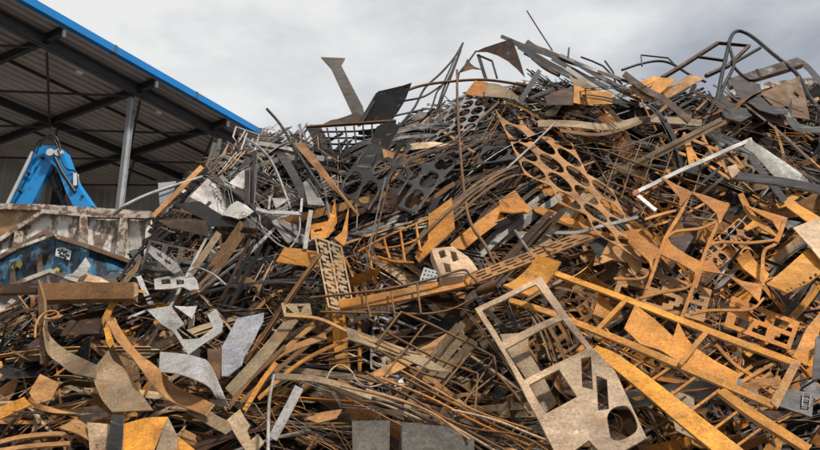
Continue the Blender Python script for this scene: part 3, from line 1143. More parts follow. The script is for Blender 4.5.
hero('perforated_sheet', 'second dark holed sheet sagging right of the draped dark punched sheet', 'punched sheet', 'sagging dark sheet', 'd',
     [('h', 0.36, 0.03, (412, 176), (15, -17), (17, 7), (-1, 1), (0, 1), 0.44, (0, 0.2), ((-1, 0),), 0.05)])
hero('sheet_offcut', 'dark plate leaning at the right end of the grating', PL, 'dark leaning plate', 'k', [('p', 0.5, 0.02, '377,131 392,128 400,134 384,153 352,184 345,190 350,178', [], (0, -0.2))])
hero('rod_lattice', 'dark lattice of thin bars right of the punched sheet', 'lattice', 'dark diamond lattice', 'b',
     [('r', 0.40, 0.7, f'{604 + 17 * i},{196 + 3 * i} {612 + 17 * i},{172 + 2 * i} {624 + 17 * i},{142 + i}') for i in range(6)] +
     [('r', 0.42, 1.0, f'{603 + 3 * j},{150 + 16 * j} {650 + 3 * j},{168 + 15 * j} {706 + 2 * j},{186 + 14 * j}') for j in range(3)])
hero('rod_lattice', 'orange lattice of flat bars inside the pale angle frame', 'lattice', 'angle frame lattice', 'o',
     [('b', 0.5, 0.012, 2.6, s) for s in ('684,132 690,146 700,164', '700,128 708,146 722,166', '730,150 738,160 748,172', '690,138 716,150 742,168', '678,152 700,160 730,178', '716,146 722,160 728,174')] + [('b', 0.55, 0.012, 6, '685,134 689,148 692,164')])
hero('perforated_sheet', 'brown sheet with square windows under the orange skeleton sheet', 'punched sheet', 'square windowed sheet', 'u',
     [('m', 0.45, 0.008, '625,262 712,290 704,322 612,296', ['#################', '#...##...##....##', '#...#...##.....##', '#..#....##..##..#', '#################', '##...##....##...#', '#....#....##...##', '#...##...##...###', '#################'], (0, 0.1))])
hero('perforated_sheet', 'orange sheet with square windows at the right edge above the orange pointed plate', 'punched sheet', 'right windowed sheet', 'o',
     [('m', 0.45, 0.008, '732,296 800,322 790,350 724,326', ['###############', '#..##...##...##', '#..#....##....#', '#################'[:15], '##...##..###..#', '##...#...##...#', '###############'], (0, 0.1))])
hero('cutout_sheet', 'dark ring shaped sheet below the level crest strip', PL, 'dark ring sheet', 'd', [('h', 0.25, 0.012, (500, 140), (30, -5), (-6, 15), (0, 1), (0, 1), 0.45, (0, 0.2))])
hero('expanded_mesh', 'pale torn mesh sheet under the rod fan', 'mesh sheet', 'pale mesh', 'g', [('h', 0.35, 0.008, (425, 128), (13, -4.5), (-3.5, 8), (0, 5), (-2, 2), 0.455, (0, 0.1), ((0, -2), (0, 2), (5, 2)), 0.05)])
hero('sheet_offcut', 'pale pointed strip below the pale mesh sheet', PL, 'pale pointed strip', 'c', [('p', 0.45, 0.01, '388,150 401,146 414,143 434,141 453,143 440,146 427,148 405,150', [], (0, 0.4))])
hero('bent_rod', 'long thin brown rod hanging upright in front of the middle', RD, 'hanging rod', 'b', [('r', [0.5, 0.6, 0.7, 0.72, 0.7, 0.62, 0.5], 1.5, '457,70 458,112 461,160 466,205 472,226 486,247 497,269')])
hero('steel_rod', 'straight pale rod slanting up to the punched sheet', RD, 'pale slanting rod', 'w', [('r', 0.6, 1.1, '498,177 527,150 555,123')])
hero('sheet_offcut', 'orange stepped plate standing on edge in the middle', PL, 'orange stepped plate', 'o', [('p', 0.55, 0.018, '452,199 455,229 419,263 415,257 428,240 429,216', [], (-0.15, -0.1))])
hero('sheet_offcut', 'orange house shaped plate beside the hanging rod', PL, 'orange house plate', 'o', [('p', 0.5, 0.016, '499,200 515,191 532,210 523,219 515,213 500,217', [], (0.1, 0.1))])
hero('steel_strip', 'broad orange strip running down from the house shaped plate', ST, 'broad orange strip', 'o', [('s', [0.48, 0.42, 0.38], 0.014, '502,204,504,219 474,224,477,239 450,244,456,256')])
hero('rod_lattice', 'orange lattice of bent rods in the middle of the heap', 'lattice', 'orange lattice', 'o',
     [('r', 0.5, 1.5, '358,252 380,240 402,230 429,219'), ('r', 0.5, 1.5, '378,257 395,262 414,263'), ('r', 0.5, 1.4, '384,238 386,247 390,259'), ('r', 0.5, 1.4, '400,229 402,242 405,263'),
      ('r', 0.5, 1.4, '416,223 418,238 421,252'), ('r', 0.5, 1.3, '366,249 370,258 372,270'), ('r', 0.48, 1.2, '380,249 400,246 422,238')])
SROWS = ['#' * 15]
for _ in range(5):
    SROWS += [w + w + '#' for w in ('#......', '#.####.', '####...', '#.####.', '#...###', '#.####.')]
SROWS += ['#......#......#', '#' * 15]
hero('slotted_sheet', 'pale panel cut with two columns of S shaped slots', 'cutout panel', 'S slot panel', 'c', [('m', 0.6, 0.012, '314,235 342,246 356,315 328,307', SROWS, (0.1, -0.1))])
hero('sheet_offcut', 'torn pale corner at the foot of the S slot panel', PL, 'torn pale corner', 'c', [('p', 0.58, 0.01, '328,305 356,313 352,321 345,313 338,316 333,309', [], (0, 0.1))])
hero('sheet_offcut', 'orange rectangular strip left of the S slot panel', PL, 'orange rectangle', 'o', [('s', 0.5, 0.014, '284,248,276,262 300,249,296,265 318,252,319,268')])
hero('sheet_offcut', 'orange stepped bracket behind the S slot panel', PL, 'orange bracket', 'o', [('p', 0.45, 0.014, '310,226 328,222 330,214 335,216 334,230 326,238 311,240', ['314,231 322,229 322,231 314,233'], (0, 0))])
hero('sheet_offcut', 'slim orange leaf of plate above the S slot panel', PL, 'orange leaf', 'o', [('p', 0.5, 0.01, '349,206 347,238 344,247 334,239 342,232', [], (0.2, 0)), ('p', 0.45, 0.01, '335,200 337,222 328,238 326,232', [], (-0.2, 0))])
hero('angle_bar', 'yellow angle bar slanting down from the crest to the S slot panel', 'angle bar', 'yellow angle bar', 'u', [('s', [0.62, 0.6, 0.6], 0.014, '293,143,303,143 320,174,329,177 356,212,359,215'), ('s', [0.62, 0.6, 0.6], 0.014, '303,143,307,146 329,177,331,178 359,215,360,215', -0.08)])
hero('bent_tube', 'dark tube slanting down from the sky at the left end of the crest', 'steel tube', 'slanting tube', 'd', [('r', [0.3, 0.55, 0.65, 0.65], 1.5, '267,109 280,124 296,150 322,190')])
hero('flat_bar', 'dark curved bar hanging under the slanting tube', ST, 'dark curved bar', 'd', [('b', [0.4, 0.5, 0.5], 0.014, 8, '276,146 292,172 307,201')])
hero('sheet_offcut', 'grey triangular sheet beside the dark curved bar', PL, 'grey triangle sheet', 'g', [('p', 0.5, 0.01, '303,182 309,176 317,190 325,205 308,203', [], (0.1, 0.2))])
# --- left slope
hero('bent_plate', 'bent plate with a shade-dark wing and a lit pale wing on the left slope', PL, 'winged plate', 'd', None,
     [('wing', 'd', [('p', 0.5, 0.012, '171,201 200,201 225,217 239,220 257,214 258,226 207,226 203,219', [], (0, -0.4))]),  # coloured dark to imitate the shaded underside
      ('lit_wing', 'w', [('p', 0.53, 0.01, '222,214 230,204 237,200 254,208 247,216 239,219', [], (0, 0.6))])])  # same sheet, coloured pale to imitate its lit face
hero('sheet_offcut', 'dark lower plate under the winged plate', PL, 'dark lower plate', 'n', [('p', 0.45, 0.014, '157,217 186,218 206,220 208,233 188,231 170,228', [], (0, -0.2))])
hero('flat_bar', 'brown flat bar leaning steeply in front of the shed wall', ST, 'steep brown bar', 'u', [('b', 0.3, 0.014, 4.5, '153,216 178,191 202,166')])
hero('sheet_offcut', 'blue and white painted sheet beside the steep brown bar', PL, 'blue white sheet', 's', [('p', 0.15, 0.01, '158,183 176,181 172,198 160,209', [], (0, 0))])
hero('bent_pipe', 'long pale pipe curving over the cream skip into the heap', 'pipe', 'pale curved pipe', 'w', [('r', [0.2, 0.4, 0.3, 0.2], 1.8, '114,214 128,204 155,192 202,177')])
hero('bent_wire', 'bent pale wire frame standing up before the blue eave', FR, 'pale wire frame', 'w',
     [('r', 0.2, 0.9, '236,127 259,135 255,150 249,153', 0), ('r', 0.2, 0.9, '236,127 233,137 238,144 245,131', 0), ('r', 0.22, 0.9, '247,133 241,150', 0), ('r', 0.2, 0.9, '253,139 249,146 255,149', 0)])
hero('small_frame', 'flat pale bracket frame on the left slope', FR, 'pale bracket frame', 'w', [('b', 0.55, 0.01, 3.2, '256,208 268,211 285,212 301,213'), ('q', 0.55, 2, '301,213 302,199', ), ('p', 0.55, 0.01, '272,198 290,198 276,209', [], (0, 0)), ('q', 0.55, 2, '270,197 269,210')])
hero('flat_bar', 'narrow pale strip standing upright below the bracket frame', ST, 'upright pale strip', 'w', [('b', 0.55, 0.01, 4.2, '311,210 308,228 305,249')])
hero('bent_rod', 'pale rod curling down below the bracket frame', RD, 'curling pale rod', 'w', [('r', 0.5, 0.9, '299,210 300,228 296,240 290,248'), ('r', 0.45, 0.8, '259,214 262,228 275,242 288,249')])
hero('small_frame', 'white cut frame lying in the dark scrap below the winged plate', FR, 'white cut frame', 'w',
     [('p', 0.45, 0.01, '154,279 170,276 188,277 190,272 197,280 199,288 190,290 183,287 172,289 155,290', ['161,280 170,279 171,284 162,285', '176,280 184,280 184,284 177,285'], (0, 0.2)), ('r', 0.45, 1.0, '188,272 198,268 214,275 226,285')])
hero('cutout_sheet', 'grey ladder shaped cutout sloping under the winged plate', PL, 'grey ladder cutout', 'g',
     [('p', 0.35, 0.01, '151,247 163,252 176,262 181,272 174,275 160,262 148,253', ['156,252 161,254 163,258 158,256', '164,258 170,261 172,265 166,263'], (0, 0.1))])
hero('sheet_offcut', 'pale plate with a notch left of the white cut frame', PL, 'notched pale plate', 'c', [('p', 0.4, 0.012, '77,280 82,268 92,275 108,279 107,284', [], (0, 0))])
hero('sheet_offcut', 'white pointed sheet leaning on the blue skip', PL, 'white pointed sheet', 'w', [('p', 0.5, 0.01, '68,281 86,258 91,266 80,281', [], (0, 0))])
hero('bent_rod', 'dark hose like rod leaning on the end of the cream skip', RD, 'dark leaning rod', 'k', [('r', [0.5, 0.3, 0.1], 1.3, '119,281 133,258 147,246')])
hero('steel_beam', 'brown box beam lying level in front of the blue skip', BM, 'brown box beam', 'b', None,
     [('flange', 'b', [('p', 0.75, 0.14, '38,283 133,282 133,298 38,300', [], (0.0, -0.6), 0.006)]), ('end_plate', 'c', [('p', 0.70, 0.02, '133,282 138,284 138,295 133,298', [], (0.2, -0.5), 0.0)]),
      ('web', 'n', [('p', 0.62, 0.08, '-20,285 39,283 39,292 -20,294', [], (0, -0.6), 0.0)])])
hero('steel_post', 'brown upright post under the end of the brown box beam', 'steel post', 'brown post', 'b', [('p', 0.7, 0.06, '38,279 44,300 46,362 40,364 38,300', [], (0, -0.5), 0.0)])
hero('bent_rod', 'tan hoop of rod round the brown post', RD, 'tan hoop', 'u', [('r', 0.85, 1.1, '35,338 36,325 42,315 51,311 58,313 56,318 46,319')])
hero('sheet_offcut', 'dark brown flap of plate below the brown box beam', PL, 'dark brown flap', 'n', [('p', 0.5, 0.014, '69,320 107,318 103,332 60,336', [], (0, -0.3))])
hero('sheet_ribbon', 'tan ribbon of sheet bending from the post to the scoop', 'steel ribbon', 'tan ribbon', 'v', [('s', [0.75, 0.45, 0.45, 0.62, 0.95], 0.012, '46,316,44,330 49,333,49,354 56,342,60,364 70,352,73,373 97,365,96,378', [0, 0.1, 0.2, 0.2, 0.1])])
hero('curved_sheet', 'large curved brown scoop of sheet at the lower left', 'curved sheet', 'brown scoop', 'v', [('s', [0.95, 0.75, 0.7, 0.75], 0.012, '96,366,113,344 94,380,124,366 101,398,139,390 112,412,153,410', [-0.35, -0.2, 0.1, 0.3])])
hero('sheet_ribbon', 'long ochre ribbon of sheet looping down the lower left', 'steel ribbon', 'ochre ribbon', 'u', [('s', [0.6, 0.95, 0.8, 1.05, 0.8, 1.0], 0.012, '104,317,114,318 115,336,124,334 130,354,140,354 145,374,156,366 168,399,176,386 205,415,214,404', [0.2, -0.2, -0.25, -0.1, -0.3, 0])])
hero('sheet_ribbon', 'tan strip continuing the ochre ribbon to the bottom', 'steel ribbon', 'tan strip end', 'v', [('s', [0.78, 0.8, 0.7], 0.012, '200,404,186,411 218,416,207,424 238,424,226,434')])
hero('bent_plate', 'pale curled plate at the lower left', PL, 'pale curled plate', 'w', [('s', [0.75, 0.9, 1.05, 0.95, 0.6], 0.01, '160,352,159,372 180,354,176,374 199,358,195,380 211,366,210,388 230,409,218,402', [0.05, 0.1, 0.15, 0.05, 0])])
hero('cutout_sheet', 'pale torn sheet with hooked arm on the left slope', PL, 'pale torn sheet', 'w', [('p', 0.6, 0.008, '147,310 171,305 184,322 176,328 183,339 199,338 213,327 207,313 216,308 223,322 222,331 188,354 173,330 160,322', [], (0, 0.1), 0.03)])
hero('sheet_offcut', 'small pale wedge beside the pale torn sheet', PL, 'pale wedge', 'w', [('p', 0.58, 0.008, '174,306 197,307 192,318', [], (0, 0.2))])
hero('sheet_offcut', 'tall bluish plate with ragged edge', PL, 'tall bluish plate', 's', [('p', 0.6, 0.012, '237,318 264,313 263,322 258,331 254,340 244,358 242,366 228,377 222,377 222,347', [], (-0.1, 0), 0.025)])
hero('sheet_offcut', 'short brown plate beneath the tall bluish plate', PL, 'short brown plate', 'b', [('p', 0.63, 0.012, '207,347 222,348 223,376 217,378 208,362', [], (0, 0))])
hero('sheet_offcut', 'notched tan plate leaning at the bottom edge', PL, 'notched tan plate', 'c', [('p', 0.95, 0.014, '227,420 240,410 250,425 247,430 251,440 258,433 264,443 254,456 246,452', [], (0.1, 0))])
hero('sheet_offcut', 'cream streaked plate at the bottom left', PL, 'cream bottom plate', 'c', [('p', 0.95, 0.012, '87,422 112,423 105,456 90,456', [], (0, 0))])
hero('flat_bar', 'dark upright bar between the cream and orange bottom plates', ST, 'dark bottom bar', 'd', [('p', 1.0, 0.02, '112,416 124,416 122,456 106,456', [], (0, 0))])
hero('box_offcut', 'orange curved box plate at the bottom left', 'box offcut', 'orange bottom box', 'y', None,
     [('front', 'y', [('s', [0.95, 1.0, 0.95], 0.012, '124,424,123,456 146,418,148,456 168,417,152,456')]), ('side', 'v', [('s', [0.94, 0.85], 0.012, '168,417,154,456 178,437,176,456')]), ('flap', 'y', [('p', 0.8, 0.01, '178,436 196,450 176,456', [], (0, 0))])])
hero('sheet_offcut', 'long dark wedge plate above the bottom left plates', PL, 'long dark wedge', 'n', [('p', 0.85, 0.014, '13,413 60,410 97,405 112,417 87,424 75,415', [], (0, -0.2))])
hero('sheet_offcut', 'tan square sheet at the far left', PL, 'tan square sheet', 'u', [('p', 0.75, 0.01, '29,393 40,374 59,383 51,400 36,404', [], (0, 0.1), 0.03)])
hero('sheet_offcut', 'orange sheet at the left edge', PL, 'orange edge sheet', 'y', [('p', 0.8, 0.01, '-8,410 24,397 31,405 15,412 -8,422', [], (0, 0))])
hero('sheet_offcut', 'tan curled strip above the bottom left plates', PL, 'tan curl', 'u', [('s', [0.8, 0.9, 0.85], 0.01, '30,402,34,408 46,406,52,413 62,411,80,414')])
hero('sheet_offcut', 'tan folded plate in front of the long dark wedge', PL, 'tan folded plate', 'u', [('p', 0.95, 0.012, '59,428 76,418 88,425 90,441 78,434', [], (0, 0.2))])
hero('flat_bar', 'tan angle frame along the bottom left edge', FR, 'bottom angle frame', 'u', [('b', 0.8, 0.014, 4, '-8,444 22,437 60,434 72,440'), ('b', 0.85, 0.014, 4, '-8,452 30,446 70,443')])
# --- lower middle
hero('steel_strip', 'wide olive strip slanting up from the tall bluish plate', ST, 'wide olive strip', 'v', [('s', [0.6, 0.62, 0.6], 0.012, '288,316,298,320 254,356,264,362 225,388,233,396')])
for i, (s, w, c, lab) in enumerate([('226,398 268,362 314,324', 4, 'u', 'tan strip, lowest of the strips fanning right of the tall bluish plate'), ('240,402 290,358 334,326', 3.4, 'b', 'brown strip in the fan under the zigzag strip'),
                                    ('236,384 282,352 326,336', 6, 'u', 'broad tan strip in the fan under the zigzag strip'), ('258,398 300,362 350,338', 3, 'o', 'orange strip in the fan below the S slot panel'),
                                    ('228,408 250,378 285,345', 3, 'b', 'brown strip beside the wide olive strip'), ('244,410 262,380 276,362', 4, 'o', 'short orange red strip in the fan')]):
    hero('steel_strip', lab, ST, 'strip fan', c, [('b', 0.5 + 0.03 * i, 0.012, w, s)], None, 'strips fanning up from the tall bluish plate')
hero('zigzag_strip', 'grey strip with triangular holes below the orange rectangle', ST, 'zigzag strip', 'v', [('p', 0.65, 0.012, '281,303 310,304 312,315 284,316', ['286,306 294,313 286,313', '297,306 304,306 300,313'], (0, 0.1))])
hero('slotted_beam', 'long orange slotted beam rising across the middle of the heap', BM, 'slotted beam', 'o', None,
     [('plate', 'o', [('s', [0.72, 0.75, 0.78, 0.78], 0.03, '338,300,340,309 390,291,392,302 440,281,442,291 474,273,472,284')]),
      ('slotted_web', 'u', [('m', 0.74, 0.02, '472,273 574,234 600,236 470,285', ['#######################', '#..#..#..#..#..#..#..##', '#######################', '#..#..#..#..#..#..#..##', '#######################', '##..#..#..#..#..#..#..#', '#######################'], (0, 0.1))])])
hero('bent_rod', 'long rusty rod along the slotted beam with upright tines', 'rod rack', 'tined rod', 'b',
     [('r', 0.9, 1.3, '310,298 380,290 432,279 462,270 470,275 479,284'), ('r', 0.85, 1.1, '365,287 367,303 371,318', 0), ('r', 0.85, 1.1, '391,288 393,305 396,322', 0), ('r', 0.88, 1.1, '417,283 419,300 421,314', 0), ('r', 0.8, 1.2, '320,312 380,313 424,314 452,309 474,298')])
hero('cast_block', 'tan cast block with square cavities in the middle of the heap', 'metal block', 'cast block', 'c', [('x', 0.75, 0.12, '431,249 453,247 468,257 478,270 463,276 442,277', (0.1, 0.2), ['438,252 444,250 447,256 441,258', '450,251 456,252 459,260 453,262', '443,262 450,264 452,271 446,272'])])
hero('perforated_block', 'small bluish white perforated block beside the cast block', 'metal block', 'bluish block', 's', [('m', 0.72, 0.08, '424,267 440,272 436,281 419,282', ['#########', '#.#.#.#.#', '#########', '#.#.#.#.#', '#########', '#.#.#.#.#', '#########'], (0, 0.1))])
hero('pipe_stub', 'rusty brown pipe stub under the slotted beam', 'pipe', 'pipe stub', 'b', [('r', [0.62, 0.66], 6, '476,291 496,285')])
hero('sheet_offcut', 'grey plate with a white dot below the orange house plate', PL, 'dotted grey plate', 'v', None,
     [('plate', 'v', [('p', 0.6, 0.014, '516,232 542,230 553,241 530,252', [], (0, 0.2))]), ('edge_tube', 'g', [('r', 0.66, 1.8, '515,231 529,252', 0)]), ('dot', 'w', [('p', 0.64, 0.006, '521,236 524,235 526,238 524,241 521,240', [], (0, 0.2), 0.0)])])
hero('yellow_frame', 'long yellow rectangular steel frame spanning the lower right', FR, 'long yellow frame', 'y', None,
     [('side_bar', 'y', [('s', [0.9, 0.92, 0.92, 0.9], 0.02, '540,264,536,268 600,286,599,291 690,320,689,326 801,362,799,368')]),
      ('side_bar', 'y', [('s', [0.95, 1.0, 1.0, 0.98], 0.02, '509,297,509,302 560,313,558,318 640,344,638,350 775,401,773,408')]),
      ('end_bar', 'u', [('s', [0.93, 1.0], 0.02, '801,363,793,360 778,408,770,401')]),
      ('cross_bar', 'y', [('b', [0.93, 0.97], 0.03, 4.5, '628,297 598,328')]), ('cross_bar', 'y', [('b', [0.93, 1.0], 0.03, 5, '708,330 680,363')]),
      ('corner_plate', 'y', [('p', 0.93, 0.02, '502,291 536,262 559,273 529,299', [], (0.05, 0.1))])])
hero('saw_plate', 'orange sawtooth plate lying inside the long yellow frame', PL, 'sawtooth plate', 'o', [('p', 0.88, 0.014, '624,329 635,305 655,321 673,338 678,322 686,338 693,347 714,361 738,372 737,388 700,374 660,351 640,345', [], (0, 0.05), 0.03)])
hero('rod_comb', 'comb of pale hooked rods inside the long yellow frame', 'rod comb', 'hooked rod comb', 'u', [('r', 0.78, 0.8, f'{682 + 8 * i},{342 + 5 * i} {697 + 8 * i},{332 + 5 * i} {703 + 8 * i},{335 + 5 * i} {708 + 7 * i},{344 + 4.4 * i}') for i in range(6)])
hero('bar_grille', 'orange grille of flat bars in the corner of the long yellow frame', 'grille', 'orange grille', 'o',
     [('b', 0.8, 0.012, 3.4, f'{722 + 9 * i},{388 + 3.5 * i} {752 + 9 * i},{366 + 3.5 * i}') for i in range(5)] + [('b', 0.84, 0.012, 3, '716,344 740,368 784,392'), ('b', 0.84, 0.012, 3.4, '738,384 776,362')])
hero('steel_beam', 'broad yellow beam sloping to the bottom edge right of the grey frame', BM, 'broad yellow beam', 'y', [('s', [0.95, 1.0, 1.05, 1.05], 0.02, '597,345,590,352 622,357,616,370 684,404,670,416 752,456,722,458')])
hero('ladder_rungs', 'slanting yellow ladder between the broad beam and the yellow frame', 'ladder', 'yellow ladder', 'y', None,
     [('rung', 'o', [('b', 0.9, 0.02, 2.6, s)]) for s in ('630,368 650,356', '650,381 671,366', '671,395 695,377', '692,410 720,389', '714,429 742,408', '735,447 763,427')] +
     [('rail', 'y', [('s', [0.9, 0.95, 0.95], 0.03, '716,391,725,388 752,418,759,412 806,452,812,446')])])
hero('cutout_sheet', 'large pale tan steel frame with square and round cutouts standing at the bottom', FR, 'pale cutout frame', 'c',
     [('p', 1.25, 0.016, '475,307 541,277 547,286 562,307 590,345 615,372 647,437 606,462 562,464 554,450 503,352',
       ['482,309 536,285 559,314 502,341', '505,348 563,319 587,349 524,380', '529,385 559,370 577,398 546,414', '581,359 591,357 593,391 582,388', '596,376 607,380 609,409 598,411',
        '~607,418 613,408 627,406 636,419 636,431 618,441 608,434', '572,452 589,440 600,452 596,458 575,460'], (0.0, 0.05), 0.03)])
hero('curved_sheet', 'olive curved plate behind the pale cutout frame', 'curved sheet', 'olive curved plate', 'v', [('s', [0.85, 0.9, 0.9, 0.85], 0.014, '500,334,529,332 507,350,529,350 528,382,541,372 545,413,557,403')])
hero('wire_basket', 'rusty mesh basket of bent rods lying in the lower middle', 'wire basket', 'rusty basket', 'b',
     [('r', 0.95, 1.4, '376,344 401,312 430,324 468,343 494,357 497,374 515,394 530,415', 0), ('r', 0.92, 1.3, '384,331 410,345 440,360 478,374'), ('r', 0.92, 1.2, '378,350 420,372 458,384 476,398'), ('r', 0.9, 1.2, '366,372 402,394 440,402')] +
     [('r', 0.93, 1.1, s, 0) for s in ('425,325 384,376', '450,338 404,388', '473,350 430,402', '494,358 474,388 464,404', '478,374 474,420', '497,374 470,395 452,420')])
for i, (s, w, c) in enumerate([('352,374 400,392 448,420 512,454', 1.3, 'b'), ('366,390 410,404 452,426 500,454', 1.5, 'c'), ('380,378 430,398 480,424 530,446', 1.2, 'o'), ('404,378 450,402 500,428 560,452', 1.4, 'b'),
                               ('400,370 440,392 478,412 532,430', 1.1, 'u'), ('372,398 402,408 452,432 492,458', 1.8, 'n'), ('452,410 494,420 540,438 560,444', 1.3, 'c'), ('430,412 470,428 520,436 556,456', 1.2, 'b'), ('340,386 390,398 430,412 470,440', 1.1, 'u')]):
    hero('long_rod', ['brown', 'palest', 'orange', 'thick brown', 'tan', 'dark', 'short pale', 'short brown', 'slim tan'][i] + ' rod sweeping down to the bottom edge left of the pale cutout frame', RD, 'sweeping rods', c, [('r', 0.95 + 0.03 * i, w, s)], None, 'long rods sweeping down to the bottom edge')
hero('steel_strip', 'long pale flat strip running down above the grey boxes', ST, 'long pale strip', 'v', [('b', [0.9, 1.0, 1.0, 0.95], 0.012, 6, '276,376 320,380 370,396 420,416')])
hero('fluted_sheet', 'brown fluted sheet under the long pale strip', 'fluted sheet', 'fluted sheet', 'n', [('p', 0.88, 0.02, '318,378 345,384 404,398 404,418 372,404 340,392', [], (0, 0.3), 0.03)])
hero('flat_bar', 'pale grey flat bar leaning upright at the bottom', ST, 'pale leaning bar', 'w', [('b', 1.1, 0.012, 8.5, '299,387 286,412 272,438')])
hero('bent_rod', 'pale rod standing upright beside the pale leaning bar', RD, 'pale upright rod', 'w', [('r', 1.15, 1.7, '274,375 269,405 268,458')])
hero('bent_rod', 'pale wavy wire right of the strip fan', RD, 'pale wavy wire', 'c', [('r', 0.95, 0.9, '326,380 332,369 341,365 351,371 358,382 370,387 388,383 401,386')])
hero('slotted_strip', 'olive slotted strip crossing below the S slot panel', ST, 'olive slotted strip', 'v', [('p', 0.8, 0.014, '346,327 392,343 420,354 452,374 440,376 416,364 390,352 348,339', ['366,337 376,341 376,344 366,340', '382,343 392,347 392,350 382,346', '400,351 410,355 410,358 400,354'], (0, 0.2))])
hero('steel_strip', 'long tan strip sloping down from the zigzag strip', ST, 'long tan strip', 'u', [('b', 0.82, 0.012, 2.6, '284,315 318,318 350,332 400,352')])
hero('ochre_scrap', 'ochre sheet tail above the grey boxes', PL, 'ochre sheet tail', 'u', [('p', 0.95, 0.01, '306,420 322,413 342,412 336,420 318,424', [], (0, 0.2))])
hero('steel_box', 'grey stained steel box at the bottom edge, the narrower one', 'steel box', 'narrow grey box', 'e', [('x', 1.1, 0.6, '352,421 390,421 389,470 353,470', (0.1, -0.45))])
hero('steel_box', 'grey stained steel box with a sloping top at the bottom edge', 'steel box', 'wide grey box', 'e', [('x', 1.1, 0.6, '402,422 447,427 474,439 475,470 402,470', (0.05, -0.45))])
# --- right
hero('skeleton_sheet', 'large orange skeleton sheet left over from cutting, with rounded windows', 'skeleton sheet', 'orange skeleton sheet', 'o',
     [('p', 0.85, 0.012, s, [], (0.0, 0.05), 0.03) for s in ('633,228 646,239 661,250 661,254 653,260 652,272 649,262 628,241', '667,235 672,243 688,254 704,263 703,270 697,288 693,287 695,273 678,262 659,253',
                                                           '702,261 711,258 722,273 742,280 763,284 760,300 749,290 727,274 700,270', '661,176 675,184 690,191 690,194 681,206 679,206 680,197', '689,191 708,196 729,202 720,224 717,213 706,203',
                                                           '744,204 765,210 787,217 778,243 773,241 779,231 773,220')] +
     [('b', 0.87, 0.012, 3.6, s) for s in ('690,192 681,212 667,235 660,252 647,289', '728,203 718,223 707,248 700,268 682,317', '786,217 777,242 764,252 763,286')] +
     [('b', 0.84, 0.012, 2.4, s) for s in ('645,219 664,213 680,209', '666,238 676,231 700,228 716,222', '703,260 708,247 722,242 748,243 774,240', '614,278 640,278 648,273 652,262', '640,298 662,292 684,288 692,284', '690,314 712,310 750,309 764,298')], None)
hero('angle_iron', 'pale L shaped angle frame with a red tip below the crest', FR, 'pale angle frame', 'w', None,
     [('bar', 'w', [('b', [0.75, 0.8, 0.8], 0.02, 3.6, '634,193 690,166 752,139')]), ('bar', 'w', [('b', [0.76, 0.75], 0.02, 3.4, '634,192 656,210')]), ('red_tip', 'r', [('b', 0.79, 0.016, 4.0, '633,194 639,191')])])
hero('sheet_offcut', 'large pale grey plate at the corner of the angle frame', PL, 'large grey plate', 'g', [('p', 0.78, 0.014, '749,138 786,162 820,185 799,181 774,176 758,158 754,153 744,146', [], (0.05, 0.25))])
hero('flat_bar', 'dark straight bar crossing the large grey plate', ST, 'dark cross bar', 'd', [('b', 0.95, 0.03, 7.5, '738,175 780,181 826,190')])
hero('flat_bar', 'dark bowed bar leaning over the large grey plate', ST, 'dark bowed bar', 'd', [('b', 0.9, 0.02, 6, '750,155 766,176 785,200')])
hero('sheet_offcut', 'bright orange T shaped plate right of the skeleton sheet', PL, 'orange T plate', 'y', [('p', 0.75, 0.014, '776,204 801,191 804,194 794,201 822,219 812,226 786,206 779,208', [], (0, 0.1))])
hero('sheet_offcut', 'orange bent plate strip inside the skeleton window', PL, 'orange bent strip', 'y', [('p', 0.7, 0.014, '735,207 740,206 757,217 762,221 779,236 776,240 758,226 746,233 743,230 753,220', [], (0, 0.1))])
hero('sheet_offcut', 'pale tan sheet at the right edge over the perforated plate', PL, 'pale edge sheet', 'c', [('p', 1.0, 0.012, '793,228 828,215 828,264 820,258', [], (0, 0))])
hero('hole_strip_plate', 'orange plate with a row of small square holes at the right edge', PL, 'orange holed plate', 'y', [('p', 0.9, 0.014, '766,284 811,246 828,262 828,268 785,299', ['784,295 786,293 788,295 786,297', '788,292 790,290 792,292 790,294', '798,285 800,283 802,285 800,287', '802,282 804,280 806,282 804,284', '809,277 811,275 813,277 811,279', '814,274 816,272 818,274 816,276'], (0, 0.05))])
hero('sheet_offcut', 'orange square plate under the skeleton sheet', PL, 'orange square plate', 'y', [('p', 0.72, 0.014, '736,262 747,254 770,273 764,283', [], (0, 0))])
hero('marked_plate', 'dark plate with white chalk marks at the lower right', PL, 'chalk marked plate', 'd', None,
     [('plate', 'd', [('p', 0.85, 0.014, '776,405 783,388 814,393 812,417', [], (0, 0), 0.0)]), ('chalk_mark', 'w', [('r', 0.885, 0.55, '803,393 811,394', 0), ('r', 0.885, 0.55, '803,393 802,406', 0), ('r', 0.885, 0.55, '804,399 810,400', 0), ('r', 0.885, 0.55, '802,406 809,407 811,394', 0)])])
hero('sheet_offcut', 'orange pointed plate above the chalk marked plate', PL, 'orange pointed plate', 'o', [('p', 0.8, 0.014, '793,357 806,329 824,308 816,350 806,366', [], (0, 0))])
hero('flat_bar', 'dark upright strip at the right edge over the orange pointed plate', ST, 'dark edge strip', 'd', [('p', 0.95, 0.02, '816,338 826,332 826,378 812,380', [], (0, 0))])
hero('cutout_sheet', 'orange brown stepped cutout between the punched and skeleton sheets', PL, 'stepped cutout', 'u', [('p', 0.55, 0.014, '598,262 616,228 624,226 630,232 626,243 640,254 642,268 634,276 628,262 612,260 602,264', [], (0, 0.1))])
hero('sheet_offcut', 'dark diamond plate left of the stepped cutout', PL, 'dark diamond plate', 'd', [('p', 0.5, 0.014, '588,242 606,236 612,246 600,262', [], (0, 0.2))])
